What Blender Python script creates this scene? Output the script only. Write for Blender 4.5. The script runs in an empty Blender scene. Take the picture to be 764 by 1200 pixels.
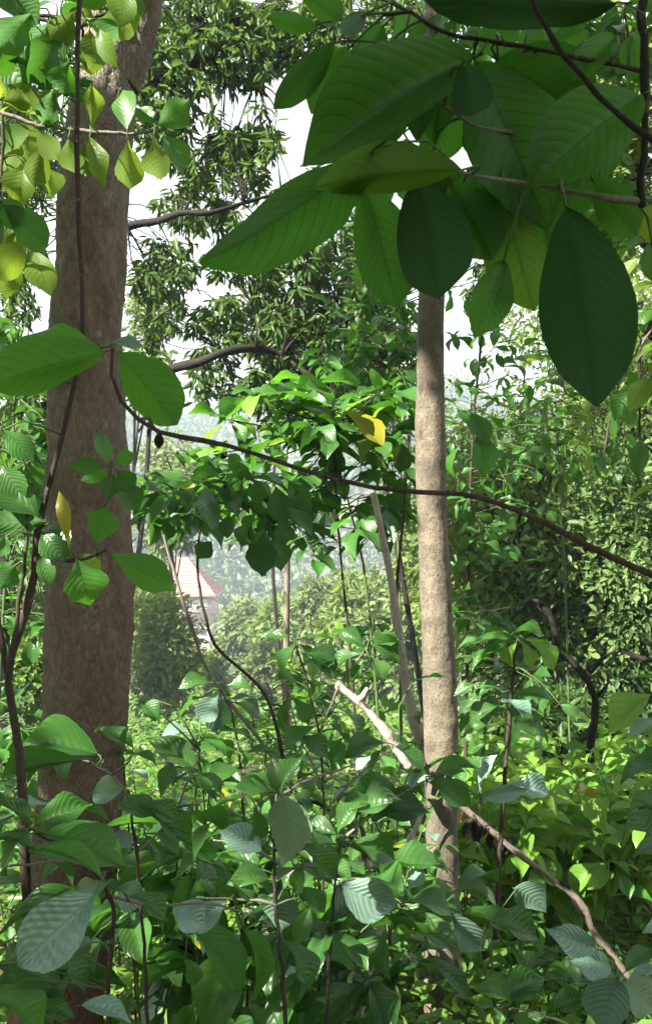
import bpy, math, random
import numpy as np
from mathutils import Vector, Matrix, noise as mnoise

C = bpy.context.scene.collection
S = bpy.context.scene
R = random.Random(11)
NR = np.random.default_rng(7)

# ------------------------------------------------------------------ camera
CAM_Z = 1.6
F = 1000.0                      # focal length in photograph pixels (764 x 1200)
cd = bpy.data.cameras.new('camera'); cam = bpy.data.objects.new('camera', cd); C.objects.link(cam)
cam.location = (0, 0, CAM_Z); cam.rotation_euler = (math.radians(90), 0, 0)
cd.sensor_fit = 'VERTICAL'; cd.sensor_height = 24.0; cd.lens = 20.0
cd.clip_start = 0.05; cd.clip_end = 2000
cd.dof.use_dof = True; cd.dof.focus_distance = 3.0; cd.dof.aperture_fstop = 11.0
S.camera = cam

# ------------------------------------------------------------------ light
SUN = Vector((-0.60, -0.46, 0.66)).normalized()
elev = math.asin(SUN.z); azim = math.atan2(SUN.x, SUN.y)
sl = bpy.data.lights.new('sun', 'SUN'); sl.energy = 5.0; sl.angle = math.radians(0.5); sl.color = (1.0, 0.95, 0.85)
so = bpy.data.objects.new('sun', sl); C.objects.link(so)
so.rotation_euler = SUN.to_track_quat('Z', 'Y').to_euler(); so.location = (-20, -20, 60)

W = bpy.data.worlds.new('World'); S.world = W; W.use_nodes = True
nt = W.node_tree; nt.nodes.clear()
out = nt.nodes.new('ShaderNodeOutputWorld'); bg = nt.nodes.new('ShaderNodeBackground'); bg.inputs[1].default_value = 0.12
sky = nt.nodes.new('ShaderNodeTexSky'); sky.sky_type = 'NISHITA'; sky.sun_disc = False
sky.sun_elevation = elev; sky.sun_rotation = azim % (2 * math.pi); sky.dust_density = 2.0
tc = nt.nodes.new('ShaderNodeTexCoord'); nz = nt.nodes.new('ShaderNodeTexNoise'); nz.inputs['Scale'].default_value = 2.2; nz.inputs['Detail'].default_value = 5
rp = nt.nodes.new('ShaderNodeValToRGB'); rp.color_ramp.elements[0].position = 0.25; rp.color_ramp.elements[0].color = (.8, .8, .8, 1); rp.color_ramp.elements[1].position = 0.6
mx = nt.nodes.new('ShaderNodeMix'); mx.data_type = 'RGBA'
mx.inputs['B'].default_value = (2.5, 2.53, 2.6, 1)
nt.links.new(tc.outputs['Generated'], nz.inputs['Vector']); nt.links.new(nz.outputs['Fac'], rp.inputs['Fac'])
nt.links.new(rp.outputs['Color'], mx.inputs['Factor']); nt.links.new(sky.outputs['Color'], mx.inputs['A'])
nt.links.new(mx.outputs['Result'], bg.inputs[0]); nt.links.new(bg.outputs[0], out.inputs[0])

S.view_settings.view_transform = 'Standard'; S.view_settings.look = 'None'
S.view_settings.exposure = 2.35; S.view_settings.gamma = 1.0
S.cycles.use_denoising = True
S.cycles.max_bounces = 8; S.cycles.diffuse_bounces = 4; S.cycles.glossy_bounces = 2
S.cycles.transmission_bounces = 4; S.cycles.volume_bounces = 0; S.cycles.caustics_reflective = False; S.cycles.caustics_refractive = False

# ------------------------------------------------------------------ helpers
def P(px, py, Y):
    return Vector(((px - 382) / F * Y, Y, CAM_Z + (600 - py) / F * Y))

def smooth(a, b, x):
    t = np.clip((x - a) / (b - a), 0, 1); return t * t * (3 - 2 * t)

def gz(x, y):
    x = np.asarray(x, float); y = np.asarray(y, float)
    z = -0.2 * np.minimum(y, 128)
    z = z + 0.012 * np.maximum(-y, 0) ** 1.5 * 0
    z = z + (66 + 9 * np.sin(x * .021 + 1.0) + 5 * np.sin(x * .06 + .4) + 2.5 * np.sin(x * .15)) * smooth(140, 360, y)
    amp = np.clip(y / 40, .25, 1.6)
    z = z + amp * .22 * (np.sin(x * .9 + y * .5) + np.sin(y * .8 - x * .35 + 2))
    z = z - np.where(y > 370, (y - 370) * .25, 0)
    return z

def G(px, Y):
    x = (px - 382) / F * Y
    return Vector((x, Y, float(gz(x, Y))))

def set_uv(me, uv):
    l = me.uv_layers.new(name='UVMap'); l.data.foreach_set('uv', np.asarray(uv, np.float32).ravel())

def np_mesh(name, V, faces_quads=None, faces_tris=None, smooth_shade=True):
    me = bpy.data.meshes.new(name)
    V = np.asarray(V, np.float32)
    nq = 0 if faces_quads is None else len(faces_quads); ntr = 0 if faces_tris is None else len(faces_tris)
    me.vertices.add(len(V)); me.vertices.foreach_set('co', V.ravel())
    loops = []; starts = []
    if nq: loops.append(np.asarray(faces_quads, np.int32).ravel()); starts.append(np.arange(nq) * 4)
    if ntr: loops.append(np.asarray(faces_tris, np.int32).ravel()); starts.append(nq * 4 + np.arange(ntr) * 3)
    loops = np.concatenate(loops); starts = np.concatenate(starts).astype(np.int32)
    me.loops.add(len(loops)); me.loops.foreach_set('vertex_index', loops)
    me.polygons.add(nq + ntr); me.polygons.foreach_set('loop_start', starts)
    if smooth_shade: me.polygons.foreach_set('use_smooth', np.ones(nq + ntr, bool))
    me.update(calc_edges=True); me.validate()
    return me

def thing(name, label, cat, loc=(0, 0, 0), group=None):
    o = bpy.data.objects.new(name, None); C.objects.link(o); o.location = loc
    o.empty_display_size = .1
    o['label'] = label; o['category'] = cat
    if group: o['group'] = group
    return o

def part(name, me, mat, parent, kind=None, label=None, world=True):
    """mesh holds world coordinates; the parent is an un-rotated Empty"""
    if mat is not None and len(me.materials) == 0: me.materials.append(mat)
    o = bpy.data.objects.new(name, me); C.objects.link(o)
    if parent is not None:
        o.parent = parent
        if world: me.transform(Matrix.Translation(-root_loc(parent)))
    if kind: o['kind'] = kind
    if label: o['label'] = label
    return o

def root_loc(o):
    v = Vector((0, 0, 0))
    while o is not None:
        v += o.location; o = o.parent
    return v

def catmull(pts, rad, step):
    pts = [Vector(p) for p in pts]; n = len(pts)
    outp, outr = [], []
    for i in range(n - 1):
        p0 = pts[max(i - 1, 0)]; p1 = pts[i]; p2 = pts[i + 1]; p3 = pts[min(i + 2, n - 1)]
        k = max(1, int((p2 - p1).length / step))
        for j in range(k):
            t = j / k
            q = 0.5 * ((2 * p1) + (p2 - p0) * t + (2 * p0 - 5 * p1 + 4 * p2 - p3) * t * t + (3 * p1 - p0 - 3 * p2 + p3) * t ** 3)
            outp.append(q); outr.append(rad[i] + (rad[i + 1] - rad[i]) * t)
    outp.append(pts[-1]); outr.append(rad[-1])
    return outp, outr

def tube(pts, rad, sides=7, step=.1, bump=0.0, bscale=8.0, knots=0, seed=0, cap=True, wob=0.0):
    """returns (V, quads, tris) of a tapered tube along a smoothed path"""
    if isinstance(rad, (int, float)): rad = [rad] * len(pts)
    p, r = catmull(pts, rad, step)
    n = len(p); V = []; rr = random.Random(seed)
    if wob: p = [q + Vector((mnoise.noise(q * 37 + Vector((seed % 97, 0, 0))), mnoise.noise(q * 37 + Vector((0, 9, seed % 89))), mnoise.noise(q * 37 + Vector((5, seed % 83, 3))))) * wob for q in p]
    kn = [(rr.uniform(0.03, .97) * n, rr.uniform(.15, .45)) for _ in range(knots)]
    t0 = (p[1] - p[0]).normalized()
    up = Vector((0, 0, 1)) if abs(t0.z) < .9 else Vector((1, 0, 0))
    a = t0.cross(up).normalized()
    for i in range(n):
        t = (p[min(i + 1, n - 1)] - p[max(i - 1, 0)]).normalized()
        a = (a - t * a.dot(t)).normalized(); b = t.cross(a)
        k = 1 + .6 * sum(h * math.exp(-((i - c) / 1.3) ** 2) for c, h in kn)
        for s in range(sides):
            th = 2 * math.pi * s / sides
            d = a * math.cos(th) + b * math.sin(th)
            q = p[i] + d * r[i] * k
            if bump:
                q += d * bump * (mnoise.noise(q * bscale) + .5 * mnoise.noise(q * bscale * 2.3))
            V.append(q)
    Q = []
    for i in range(n - 1):
        for s in range(sides):
            s2 = (s + 1) % sides
            Q.append((i * sides + s, i * sides + s2, (i + 1) * sides + s2, (i + 1) * sides + s))
    T = []
    if cap:
        for ring, flip in ((0, True), (n - 1, False)):
            c = len(V); V.append(p[ring]); o = ring * sides
            for s in range(sides):
                s2 = (s + 1) % sides
                T.append((c, o + s2, o + s) if flip else (c, o + s, o + s2))
    return np.array([tuple(v) for v in V]), np.array(Q), np.array(T)

def join(tubes):
    Vs, Qs, Ts, o = [], [], [], 0
    for V, Q, T in tubes:
        Vs.append(V); Qs.append(Q + o); Ts.append(T + o if len(T) else np.zeros((0, 3), int)); o += len(V)
    return np.concatenate(Vs), np.concatenate(Qs), np.concatenate(Ts)

def tube_part(name, parent, mat, pts, rad, **kw):
    V, Q, T = tube(pts, rad, **kw)
    return part(name, np_mesh(name, V, Q, T), mat, parent)

# ------------------------------------------------------------------ materials
class N:
    def __init__(s, name):
        s.m = bpy.data.materials.new(name); s.m.use_nodes = True; s.t = s.m.node_tree; s.t.nodes.clear()
        s.out = s.t.nodes.new('ShaderNodeOutputMaterial')
    def n(s, kind, **kw):
        x = s.t.nodes.new(kind)
        for k, v in kw.items():
            if k.startswith('i_'):
                key = k[2:]
                x.inputs[int(key) if key.isdigit() else key.replace('_', ' ')].default_value = v
            else: setattr(x, k, v)
        return x
    def l(s, a, b): s.t.links.new(a, b)
    def math(s, op, a, b=None, c=None, clamp=False):
        x = s.t.nodes.new('ShaderNodeMath'); x.operation = op; x.use_clamp = clamp
        for i, v in enumerate((a, b, c)):
            if v is None: continue
            if isinstance(v, (int, float)): x.inputs[i].default_value = v
            else: s.l(v, x.inputs[i])
        return x.outputs[0]
    def mix(s, f, a, b, blend='MIX'):
        x = s.t.nodes.new('ShaderNodeMix'); x.data_type = 'RGBA'; x.blend_type = blend
        for key, v in (('Factor', f), ('A', a), ('B', b)):
            if isinstance(v, (int, float)): x.inputs[key].default_value = v
            elif isinstance(v, tuple): x.inputs[key].default_value = v + (1,) if len(v) == 3 else v
            else: s.l(v, x.inputs[key])
        return x.outputs['Result']
    def ramp(s, f, stops):
        x = s.t.nodes.new('ShaderNodeValToRGB'); e = x.color_ramp.elements
        while len(e) < len(stops): e.new(.5)
        for el, (p, c) in zip(e, stops):
            el.position = p; el.color = (c, c, c, 1) if isinstance(c, (int, float)) else tuple(c) + (1,)
        s.l(f, x.inputs['Fac']); return x.outputs['Color']
    def noise(s, vec, scale, detail=4, rough=.55):
        x = s.n('ShaderNodeTexNoise'); x.inputs['Scale'].default_value = scale; x.inputs['Detail'].default_value = detail
        x.inputs['Roughness'].default_value = rough
        if vec is not None: s.l(vec, x.inputs['Vector'])
        return x.outputs['Fac']

def mul(c, k): return tuple(min(1, x * k) for x in c)

def leaf_mat(name, c1, c2, under, trans, nv=9, slope=.34, rough=.38, tfac=.42, spec=.45, attr=False, vein=True, bumpk=.2, spots=.18, vdark=0.0):
    m = N(name)
    if attr:
        a = m.n('ShaderNodeAttribute', attribute_name='rnd'); rnd = a.outputs['Fac']
    else:
        oi = m.n('ShaderNodeObjectInfo'); rnd = oi.outputs['Random']
    col = m.mix(rnd, c1, c2)
    tcol = m.mix(rnd, mul(trans, 1.15), mul(trans, .45))
    norm = None
    if vein:
        uv = m.n('ShaderNodeUVMap'); sp = m.n('ShaderNodeSeparateXYZ'); m.l(uv.outputs[0], sp.inputs[0])
        u, v = sp.outputs[0], sp.outputs[1]
        vv = m.math('MULTIPLY', m.math('ABSOLUTE', m.math('SUBTRACT', v, .5)), 2.0)
        mid = m.math('SUBTRACT', 1.0, m.math('MULTIPLY', vv, 22.0, clamp=True), clamp=True)
        ph = m.math('MULTIPLY', m.math('SUBTRACT', u, m.math('MULTIPLY', m.math('POWER', vv, 1.25), slope)), float(nv))
        fr = m.math('ABSOLUTE', m.math('SUBTRACT', m.math('FRACT', ph), .5))       # 0 on a lateral vein
        lat = m.math('SUBTRACT', 1.0, m.math('MULTIPLY', fr, 11.0), clamp=True)
        lat = m.math('MULTIPLY', lat, .9 if vdark else .5)
        vm = m.math('MAXIMUM', mid, lat, clamp=True)
        tcn = m.n('ShaderNodeTexCoord')
        n1 = m.noise(tcn.outputs['Object'], 5.0, 4)
        off = m.n('ShaderNodeVectorMath', operation='ADD')
        oi2 = m.n('ShaderNodeObjectInfo')
        m.l(uv.outputs[0], off.inputs[0]); m.l(oi2.outputs['Location'], off.inputs[1])
        n2 = m.noise(off.outputs[0], 3.0, 5)
        col = m.mix(m.ramp(n2, [(.35, 0), (.7, .45)]), col, mul(c2, 1.5))
        sm = m.noise(off.outputs[0], 14.0, 2)
        spot = m.ramp(sm, [(.70, 0), (.76, 1)])
        col = m.mix(m.math('MULTIPLY', spot, spots), col, (.16, .12, .04))
        tcol = m.mix(m.ramp(n2, [(.3, 0), (.75, .5)]), tcol, mul(trans, .5))
        col = m.mix(m.math('MULTIPLY', vm, vdark if vdark else .16), col, mul(c1, .35) if vdark else (.17, .26, .10))
        tcol = m.mix(m.math('MULTIPLY', vm, .7), tcol, mul(trans, .3))
        h = m.math('SUBTRACT', m.math('MULTIPLY', m.math('POWER', m.math('MULTIPLY', fr, 2.0), .6), .6), m.math('MULTIPLY', mid, .5))
        h = m.math('ADD', h, m.math('MULTIPLY', n2, .35))
        b = m.n('ShaderNodeBump'); b.inputs['Strength'].default_value = bumpk; b.inputs['Distance'].default_value = .01
        m.l(h, b.inputs['Height']); norm = b.outputs[0]
    geo = m.n('ShaderNodeNewGeometry')
    col = m.mix(geo.outputs['Backfacing'], col, m.mix(.75, col, under))
    pb = m.n('ShaderNodeBsdfPrincipled'); m.l(col, pb.inputs['Base Color'])
    rg = m.math('ADD', rough, m.math('MULTIPLY', geo.outputs['Backfacing'], .25)); m.l(rg, pb.inputs['Roughness'])
    m.l(m.math('MULTIPLY_ADD', geo.outputs['Backfacing'], -spec * .75, spec), pb.inputs['Specular IOR Level'])
    tr = m.n('ShaderNodeBsdfTranslucent'); m.l(tcol, tr.inputs['Color'])
    if norm is not None: m.l(norm, pb.inputs['Normal'])
    ms = m.n('ShaderNodeMixShader'); ms.inputs[0].default_value = tfac
    m.l(pb.outputs[0], ms.inputs[1]); m.l(tr.outputs[0], ms.inputs[2]); m.l(ms.outputs[0], m.out.inputs[0])
    return m.m

def bark_mat(name, c1, c2, c3, moss=0.0, scale=1.0, lichen=.3, bump=.6, stretch=.25, speck=0.0, rings=0.0, flakes=0.0, scars=0.0, foot=None):
    m = N(name); t = m.n('ShaderNodeTexCoord')
    mp = m.n('ShaderNodeMapping'); mp.inputs['Scale'].default_value = (1, 1, stretch); m.l(t.outputs['Object'], mp.inputs[0])
    o = t.outputs['Object']
    a = m.noise(mp.outputs[0], 9 * scale, 6, .62); b = m.noise(o, 2.2 * scale, 4); c = m.noise(mp.outputs[0], 42 * scale, 5, .65)
    col = m.mix(m.ramp(a, [(.36, 0), (.64, 1)]), c1, c2)
    col = m.mix(m.ramp(b, [(.42, 0), (.66, .85)]), col, c3)
    dk = m.ramp(c, [(.34, 1), (.5, 0)])
    col = m.mix(m.math('MULTIPLY', dk, .55), col, mul(c1, .35))
    if lichen:
        l1 = m.ramp(m.noise(o, 15 * scale, 3), [(.62, 0), (.68, 1)])
        l2 = m.ramp(m.noise(o, 3 * scale, 2), [(.42, 0), (.58, 1)])
        col = m.mix(m.math('MULTIPLY', m.math('MULTIPLY', l1, l2), lichen), col, (.42, .40, .34))
    if speck:
        s1 = m.ramp(m.noise(o, 48 * scale, 2), [(.60, 0), (.66, 1)])
        col = m.mix(m.math('MULTIPLY', s1, speck), col, (.07, .05, .03))
    if foot:
        sp3 = m.n('ShaderNodeSeparateXYZ'); m.l(o, sp3.inputs[0])
        fz = m.ramp(m.math('MULTIPLY', m.math('ADD', sp3.outputs[2], m.math('MULTIPLY', b, 1.2)), .25), [(.35, .95), (.95, 0)])
        col = m.mix(fz, col, m.mix(a, mul(foot, .6), mul(foot, 1.35)))
    if scars:
        m2 = m.n('ShaderNodeMapping'); m2.inputs['Scale'].default_value = (1, 1, .55); m.l(o, m2.inputs[0])
        vs2 = m.n('ShaderNodeTexVoronoi'); vs2.inputs['Scale'].default_value = 9; m.l(m2.outputs[0], vs2.inputs['Vector'])
        d2 = m.math('ADD', vs2.outputs['Distance'], m.math('MULTIPLY', m.math('SUBTRACT', c, .5), .25))
        col = m.mix(m.math('MULTIPLY', m.ramp(d2, [(.10, 1), (.2, 0)]), scars), col, mul(c1, .3))
        col = m.mix(m.ramp(m.noise(o, 6, 5, .7), [(.48, 0), (.68, .6)]), col, mul(c3, .55))
    if moss:
        g = m.n('ShaderNodeNewGeometry'); sp = m.n('ShaderNodeSeparateXYZ'); m.l(g.outputs['Normal'], sp.inputs[0])
        side = m.math('MULTIPLY_ADD', sp.outputs[0], -1.3, .05, clamp=True)
        mk = m.math('MULTIPLY', side, m.ramp(m.noise(o, 5 * scale, 4), [(.35, .2), (.6, 1)]))
        col = m.mix(m.math('MULTIPLY', mk, moss), col, (.075, .10, .03))
    h = m.math('ADD', m.math('MULTIPLY', a, .8), m.math('MULTIPLY', c, .5))
    if flakes:
        wv = m.n('ShaderNodeVectorMath', operation='ADD'); nn = m.n('ShaderNodeTexNoise'); nn.inputs['Scale'].default_value = 14; m.l(mp.outputs[0], nn.inputs['Vector'])
        sc = m.n('ShaderNodeVectorMath', operation='SCALE'); sc.inputs['Scale'].default_value = .06; m.l(nn.outputs['Color'], sc.inputs[0]); m.l(mp.outputs[0], wv.inputs[0]); m.l(sc.outputs[0], wv.inputs[1])
        vo = m.n('ShaderNodeTexVoronoi', feature='DISTANCE_TO_EDGE'); vo.inputs['Scale'].default_value = 75; m.l(wv.outputs[0], vo.inputs['Vector'])
        vc = m.n('ShaderNodeTexVoronoi'); vc.inputs['Scale'].default_value = 75; m.l(wv.outputs[0], vc.inputs['Vector'])
        cr = m.ramp(vo.outputs['Distance'], [(.0, 1), (.10, 0)]); msk = m.ramp(b, [(.3, .25), (.6, 1)])
        crk = m.math('MULTIPLY', cr, msk)
        col = m.mix(m.math('MULTIPLY', crk, .10), col, mul(c1, .5))
        vs = m.n('ShaderNodeSeparateColor'); m.l(vc.outputs['Color'], vs.inputs[0])
        col = m.mix(m.math('MULTIPLY', vs.outputs[0], .25), col, mul(c3, 1.25)); col = m.mix(m.math('MULTIPLY', vs.outputs[1], .2), col, mul(c1, .6))
        h = m.math('SUBTRACT', m.math('ADD', h, m.math('MULTIPLY', vs.outputs[2], .12)), m.math('MULTIPLY', crk, .12))
    if rings:
        sp2 = m.n('ShaderNodeSeparateXYZ'); m.l(o, sp2.inputs[0])
        w = m.math('ADD', m.math('MULTIPLY', sp2.outputs[2], 7.0), m.math('MULTIPLY', b, 2.6))
        fr = m.math('ABSOLUTE', m.math('SUBTRACT', m.math('FRACT', w), .5))
        ring = m.math('SUBTRACT', 1.0, m.math('MULTIPLY', fr, 14.0), clamp=True)
        h = m.math('SUBTRACT', h, m.math('MULTIPLY', ring, rings))
        col = m.mix(m.math('MULTIPLY', ring, rings * .5), col, mul(c1, .5))
    bp = m.n('ShaderNodeBump'); bp.inputs['Strength'].default_value = bump; bp.inputs['Distance'].default_value = .035 if flakes else .02
    m.l(h, bp.inputs['Height'])
    pb = m.n('ShaderNodeBsdfPrincipled'); m.l(col, pb.inputs['Base Color']); pb.inputs['Roughness'].default_value = .85
    pb.inputs['Specular IOR Level'].default_value = .25
    m.l(bp.outputs[0], pb.inputs['Normal']); m.l(pb.outputs[0], m.out.inputs[0])
    return m.m

def plain_mat(name, c, rough=.8, var=.25, scale=3.0, bump=0.0, spec=.3, c2=None):
    m = N(name); t = m.n('ShaderNodeTexCoord'); n1 = m.noise(t.outputs['Object'], scale, 6)
    col = m.mix(m.ramp(n1, [(.3, 0), (.7, 1)]), mul(c, 1 - var), c2 if c2 else mul(c, 1 + var))
    pb = m.n('ShaderNodeBsdfPrincipled'); m.l(col, pb.inputs['Base Color']); pb.inputs['Roughness'].default_value = rough
    pb.inputs['Specular IOR Level'].default_value = spec
    if bump:
        b = m.n('ShaderNodeBump'); b.inputs['Strength'].default_value = bump; m.l(n1, b.inputs['Height']); m.l(b.outputs[0], pb.inputs['Normal'])
    m.l(pb.outputs[0], m.out.inputs[0]); return m.m

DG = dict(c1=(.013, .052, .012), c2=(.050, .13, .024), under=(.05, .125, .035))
M = {}
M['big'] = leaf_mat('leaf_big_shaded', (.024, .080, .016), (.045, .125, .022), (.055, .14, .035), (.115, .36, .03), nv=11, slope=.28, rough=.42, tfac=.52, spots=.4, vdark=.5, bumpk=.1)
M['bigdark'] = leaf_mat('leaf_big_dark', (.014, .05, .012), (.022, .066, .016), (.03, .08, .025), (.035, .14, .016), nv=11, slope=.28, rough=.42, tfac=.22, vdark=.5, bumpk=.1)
M['olive'] = leaf_mat('leaf_big_olive', (.04, .10, .018), (.055, .12, .02), (.075, .14, .03), (.22, .44, .03), nv=11, slope=.28, rough=.42, tfac=.42, vdark=.5, bumpk=.1)
M['lime'] = leaf_mat('leaf_lime', (.075, .16, .018), (.125, .19, .02), (.13, .20, .04), (.32, .48, .035), nv=9, slope=.30, rough=.45, tfac=.52, vdark=.5, bumpk=.1)
M['fresh'] = leaf_mat('leaf_fresh', (.035, .13, .018), (.055, .16, .022), (.08, .19, .05), (.16, .46, .03), nv=8, slope=.3, rough=.4, tfac=.45, vdark=.5, bumpk=.1)
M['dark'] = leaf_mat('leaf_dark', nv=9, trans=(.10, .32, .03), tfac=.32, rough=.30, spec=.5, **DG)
M['mid'] = leaf_mat('leaf_mid', (.028, .10, .018), (.05, .145, .024), (.075, .17, .05), (.13, .38, .035), nv=9, tfac=.42, rough=.4)
M['sheen'] = leaf_mat('leaf_painted_sheen', (.11, .22, .155), (.19, .31, .235), (.09, .16, .10), (.10, .24, .07), nv=9, tfac=.2, rough=.30, spec=.9, bumpk=.35)  # sky reflection painted into the pale grey-green base colour
M['pale'] = leaf_mat('leaf_pale', (.15, .24, .14), (.18, .27, .16), (.16, .24, .13), (.16, .30, .1), nv=8, tfac=.25, rough=.45)
M['yellow'] = leaf_mat('leaf_yellow', (.30, .26, .02), (.24, .25, .02), (.3, .27, .05), (.5, .45, .03), nv=8, tfac=.4, spots=.5)
M['dead'] = plain_mat('leaf_dead', (.018, .012, .009), .8, .4, 9)
M['lit'] = leaf_mat('leaf_sunlit_tone', (.08, .20, .022), (.15, .29, .035), (.13, .25, .06), (.34, .58, .05), nv=8, tfac=.42, rough=.42)  # brighter copy for sunlit leaves, sunlight put into the green
M['mango'] = leaf_mat('crown_mango', (.025, .07, .02), (.09, .15, .035), (.08, .13, .045), (.18, .32, .04), attr=True, vein=False, tfac=.3, rough=.35, spec=.2)
M['mangoleaf'] = leaf_mat('leaf_mango', (.025, .07, .02), (.08, .14, .035), (.08, .13, .045), (.16, .30, .04), nv=14, slope=.1, tfac=.3, rough=.35)
M['canopy'] = leaf_mat('crown_canopy', (.03, .09, .02), (.05, .13, .025), (.07, .15, .04), (.12, .3, .03), attr=True, vein=False, tfac=.35)
M['fine'] = leaf_mat('crown_fine', (.05, .10, .02), (.19, .26, .06), (.15, .21, .07), (.32, .46, .07), attr=True, vein=False, tfac=.38, rough=.45, spec=.2)
M['finecool'] = leaf_mat('crown_fine_cool', (.04, .09, .03), (.15, .22, .07), (.13, .19, .085), (.24, .40, .08), attr=True, vein=False, tfac=.32, rough=.42, spec=.2)
M['pastel'] = leaf_mat('crown_pastel', (.09, .14, .05), (.19, .24, .09), (.14, .19, .08), (.28, .36, .1), attr=True, vein=False, tfac=.35, rough=.5, spec=.2)
M['herb'] = leaf_mat('undergrowth_herb', (.05, .14, .02), (.17, .29, .05), (.12, .23, .06), (.28, .5, .05), attr=True, vein=False, tfac=.42)
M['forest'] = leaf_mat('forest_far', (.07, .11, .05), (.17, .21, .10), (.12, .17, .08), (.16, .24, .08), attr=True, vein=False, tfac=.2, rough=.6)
M['bark_big'] = bark_mat('bark_big', (.13, .083, .062), (.285, .20, .153), (.30, .26, .215), moss=.8, lichen=.75, bump=1.0, stretch=.5, flakes=1.0, foot=(.155, .078, .054))
M['bark_slim'] = bark_mat('bark_slim', (.135, .11, .078), (.215, .18, .13), (.115, .10, .078), scale=2.2, lichen=.2, bump=.55, stretch=.7, speck=.8, rings=.06, scars=.7)
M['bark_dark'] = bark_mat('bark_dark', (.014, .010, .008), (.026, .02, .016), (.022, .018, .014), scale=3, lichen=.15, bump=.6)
M['bark_twig'] = bark_mat('bark_twig', (.04, .026, .02), (.075, .052, .04), (.06, .05, .04), scale=6, lichen=.3, bump=.5)
M['bark_pale'] = bark_mat('bark_pale', (.40, .33, .28), (.52, .45, .39), (.36, .29, .24), scale=5, lichen=.2, bump=.4, speck=.3)
M['bark_grey'] = bark_mat('bark_grey', (.17, .12, .095), (.25, .185, .15), (.2, .17, .14), scale=4, lichen=.4, bump=.5, speck=.3)
M['twig_pale'] = bark_mat('twig_pale', (.16, .14, .11), (.24, .21, .17), (.18, .16, .13), scale=8, lichen=.3, bump=.4)
M['greenstem'] = plain_mat('stem_green', (.07, .11, .035), .6, .3, 12)

def ground_mat():
    m = N('ground'); t = m.n('ShaderNodeTexCoord'); o = t.outputs['Object']
    col = m.mix(m.ramp(m.noise(o, 1.4, 6), [(.35, 0), (.65, 1)]), (.065, .045, .028), (.13, .10, .06))
    col = m.mix(m.ramp(m.noise(o, .35, 5), [(.42, 0), (.6, 1)]), col, (.06, .10, .03))
    v = m.n('ShaderNodeTexVoronoi'); v.inputs['Scale'].default_value = 9; m.l(o, v.inputs['Vector'])
    col = m.mix(m.math('MULTIPLY', m.ramp(m.noise(o, 7, 4), [(.5, 0), (.6, 1)]), .5), col, v.outputs['Color'], 'MULTIPLY')
    b = m.n('ShaderNodeBump'); b.inputs['Strength'].default_value = .8; b.inputs['Distance'].default_value = .05
    m.l(m.noise(o, 12, 6), b.inputs['Height'])
    pb = m.n('ShaderNodeBsdfPrincipled'); m.l(col, pb.inputs['Base Color']); pb.inputs['Roughness'].default_value = .95
    m.l(b.outputs[0], pb.inputs['Normal']); m.l(pb.outputs[0], m.out.inputs[0]); return m.m

# ------------------------------------------------------------------ ground and far hills (one sheet)
def build_ground():
    ys = np.concatenate([np.linspace(-45, 0, 12), np.linspace(.5, 20, 60), np.linspace(21, 60, 40), np.linspace(63, 470, 110)])
    tx = np.linspace(-1, 1, 130); xs = np.sign(tx) * np.abs(tx) ** 2.2 * 300
    X, Y = np.meshgrid(xs, ys); Z = gz(X, Y)
    V = np.stack([X, Y, Z], -1).reshape(-1, 3); nx, ny = len(xs), len(ys)
    i = np.arange(nx * ny).reshape(ny, nx)
    Q = np.stack([i[:-1, :-1], i[:-1, 1:], i[1:, 1:], i[1:, :-1]], -1).reshape(-1, 4)
    o = part('ground', np_mesh('ground', V, Q), ground_mat(), None, kind='structure')
    return float(Z.max())
HILL_TOP = build_ground()

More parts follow.
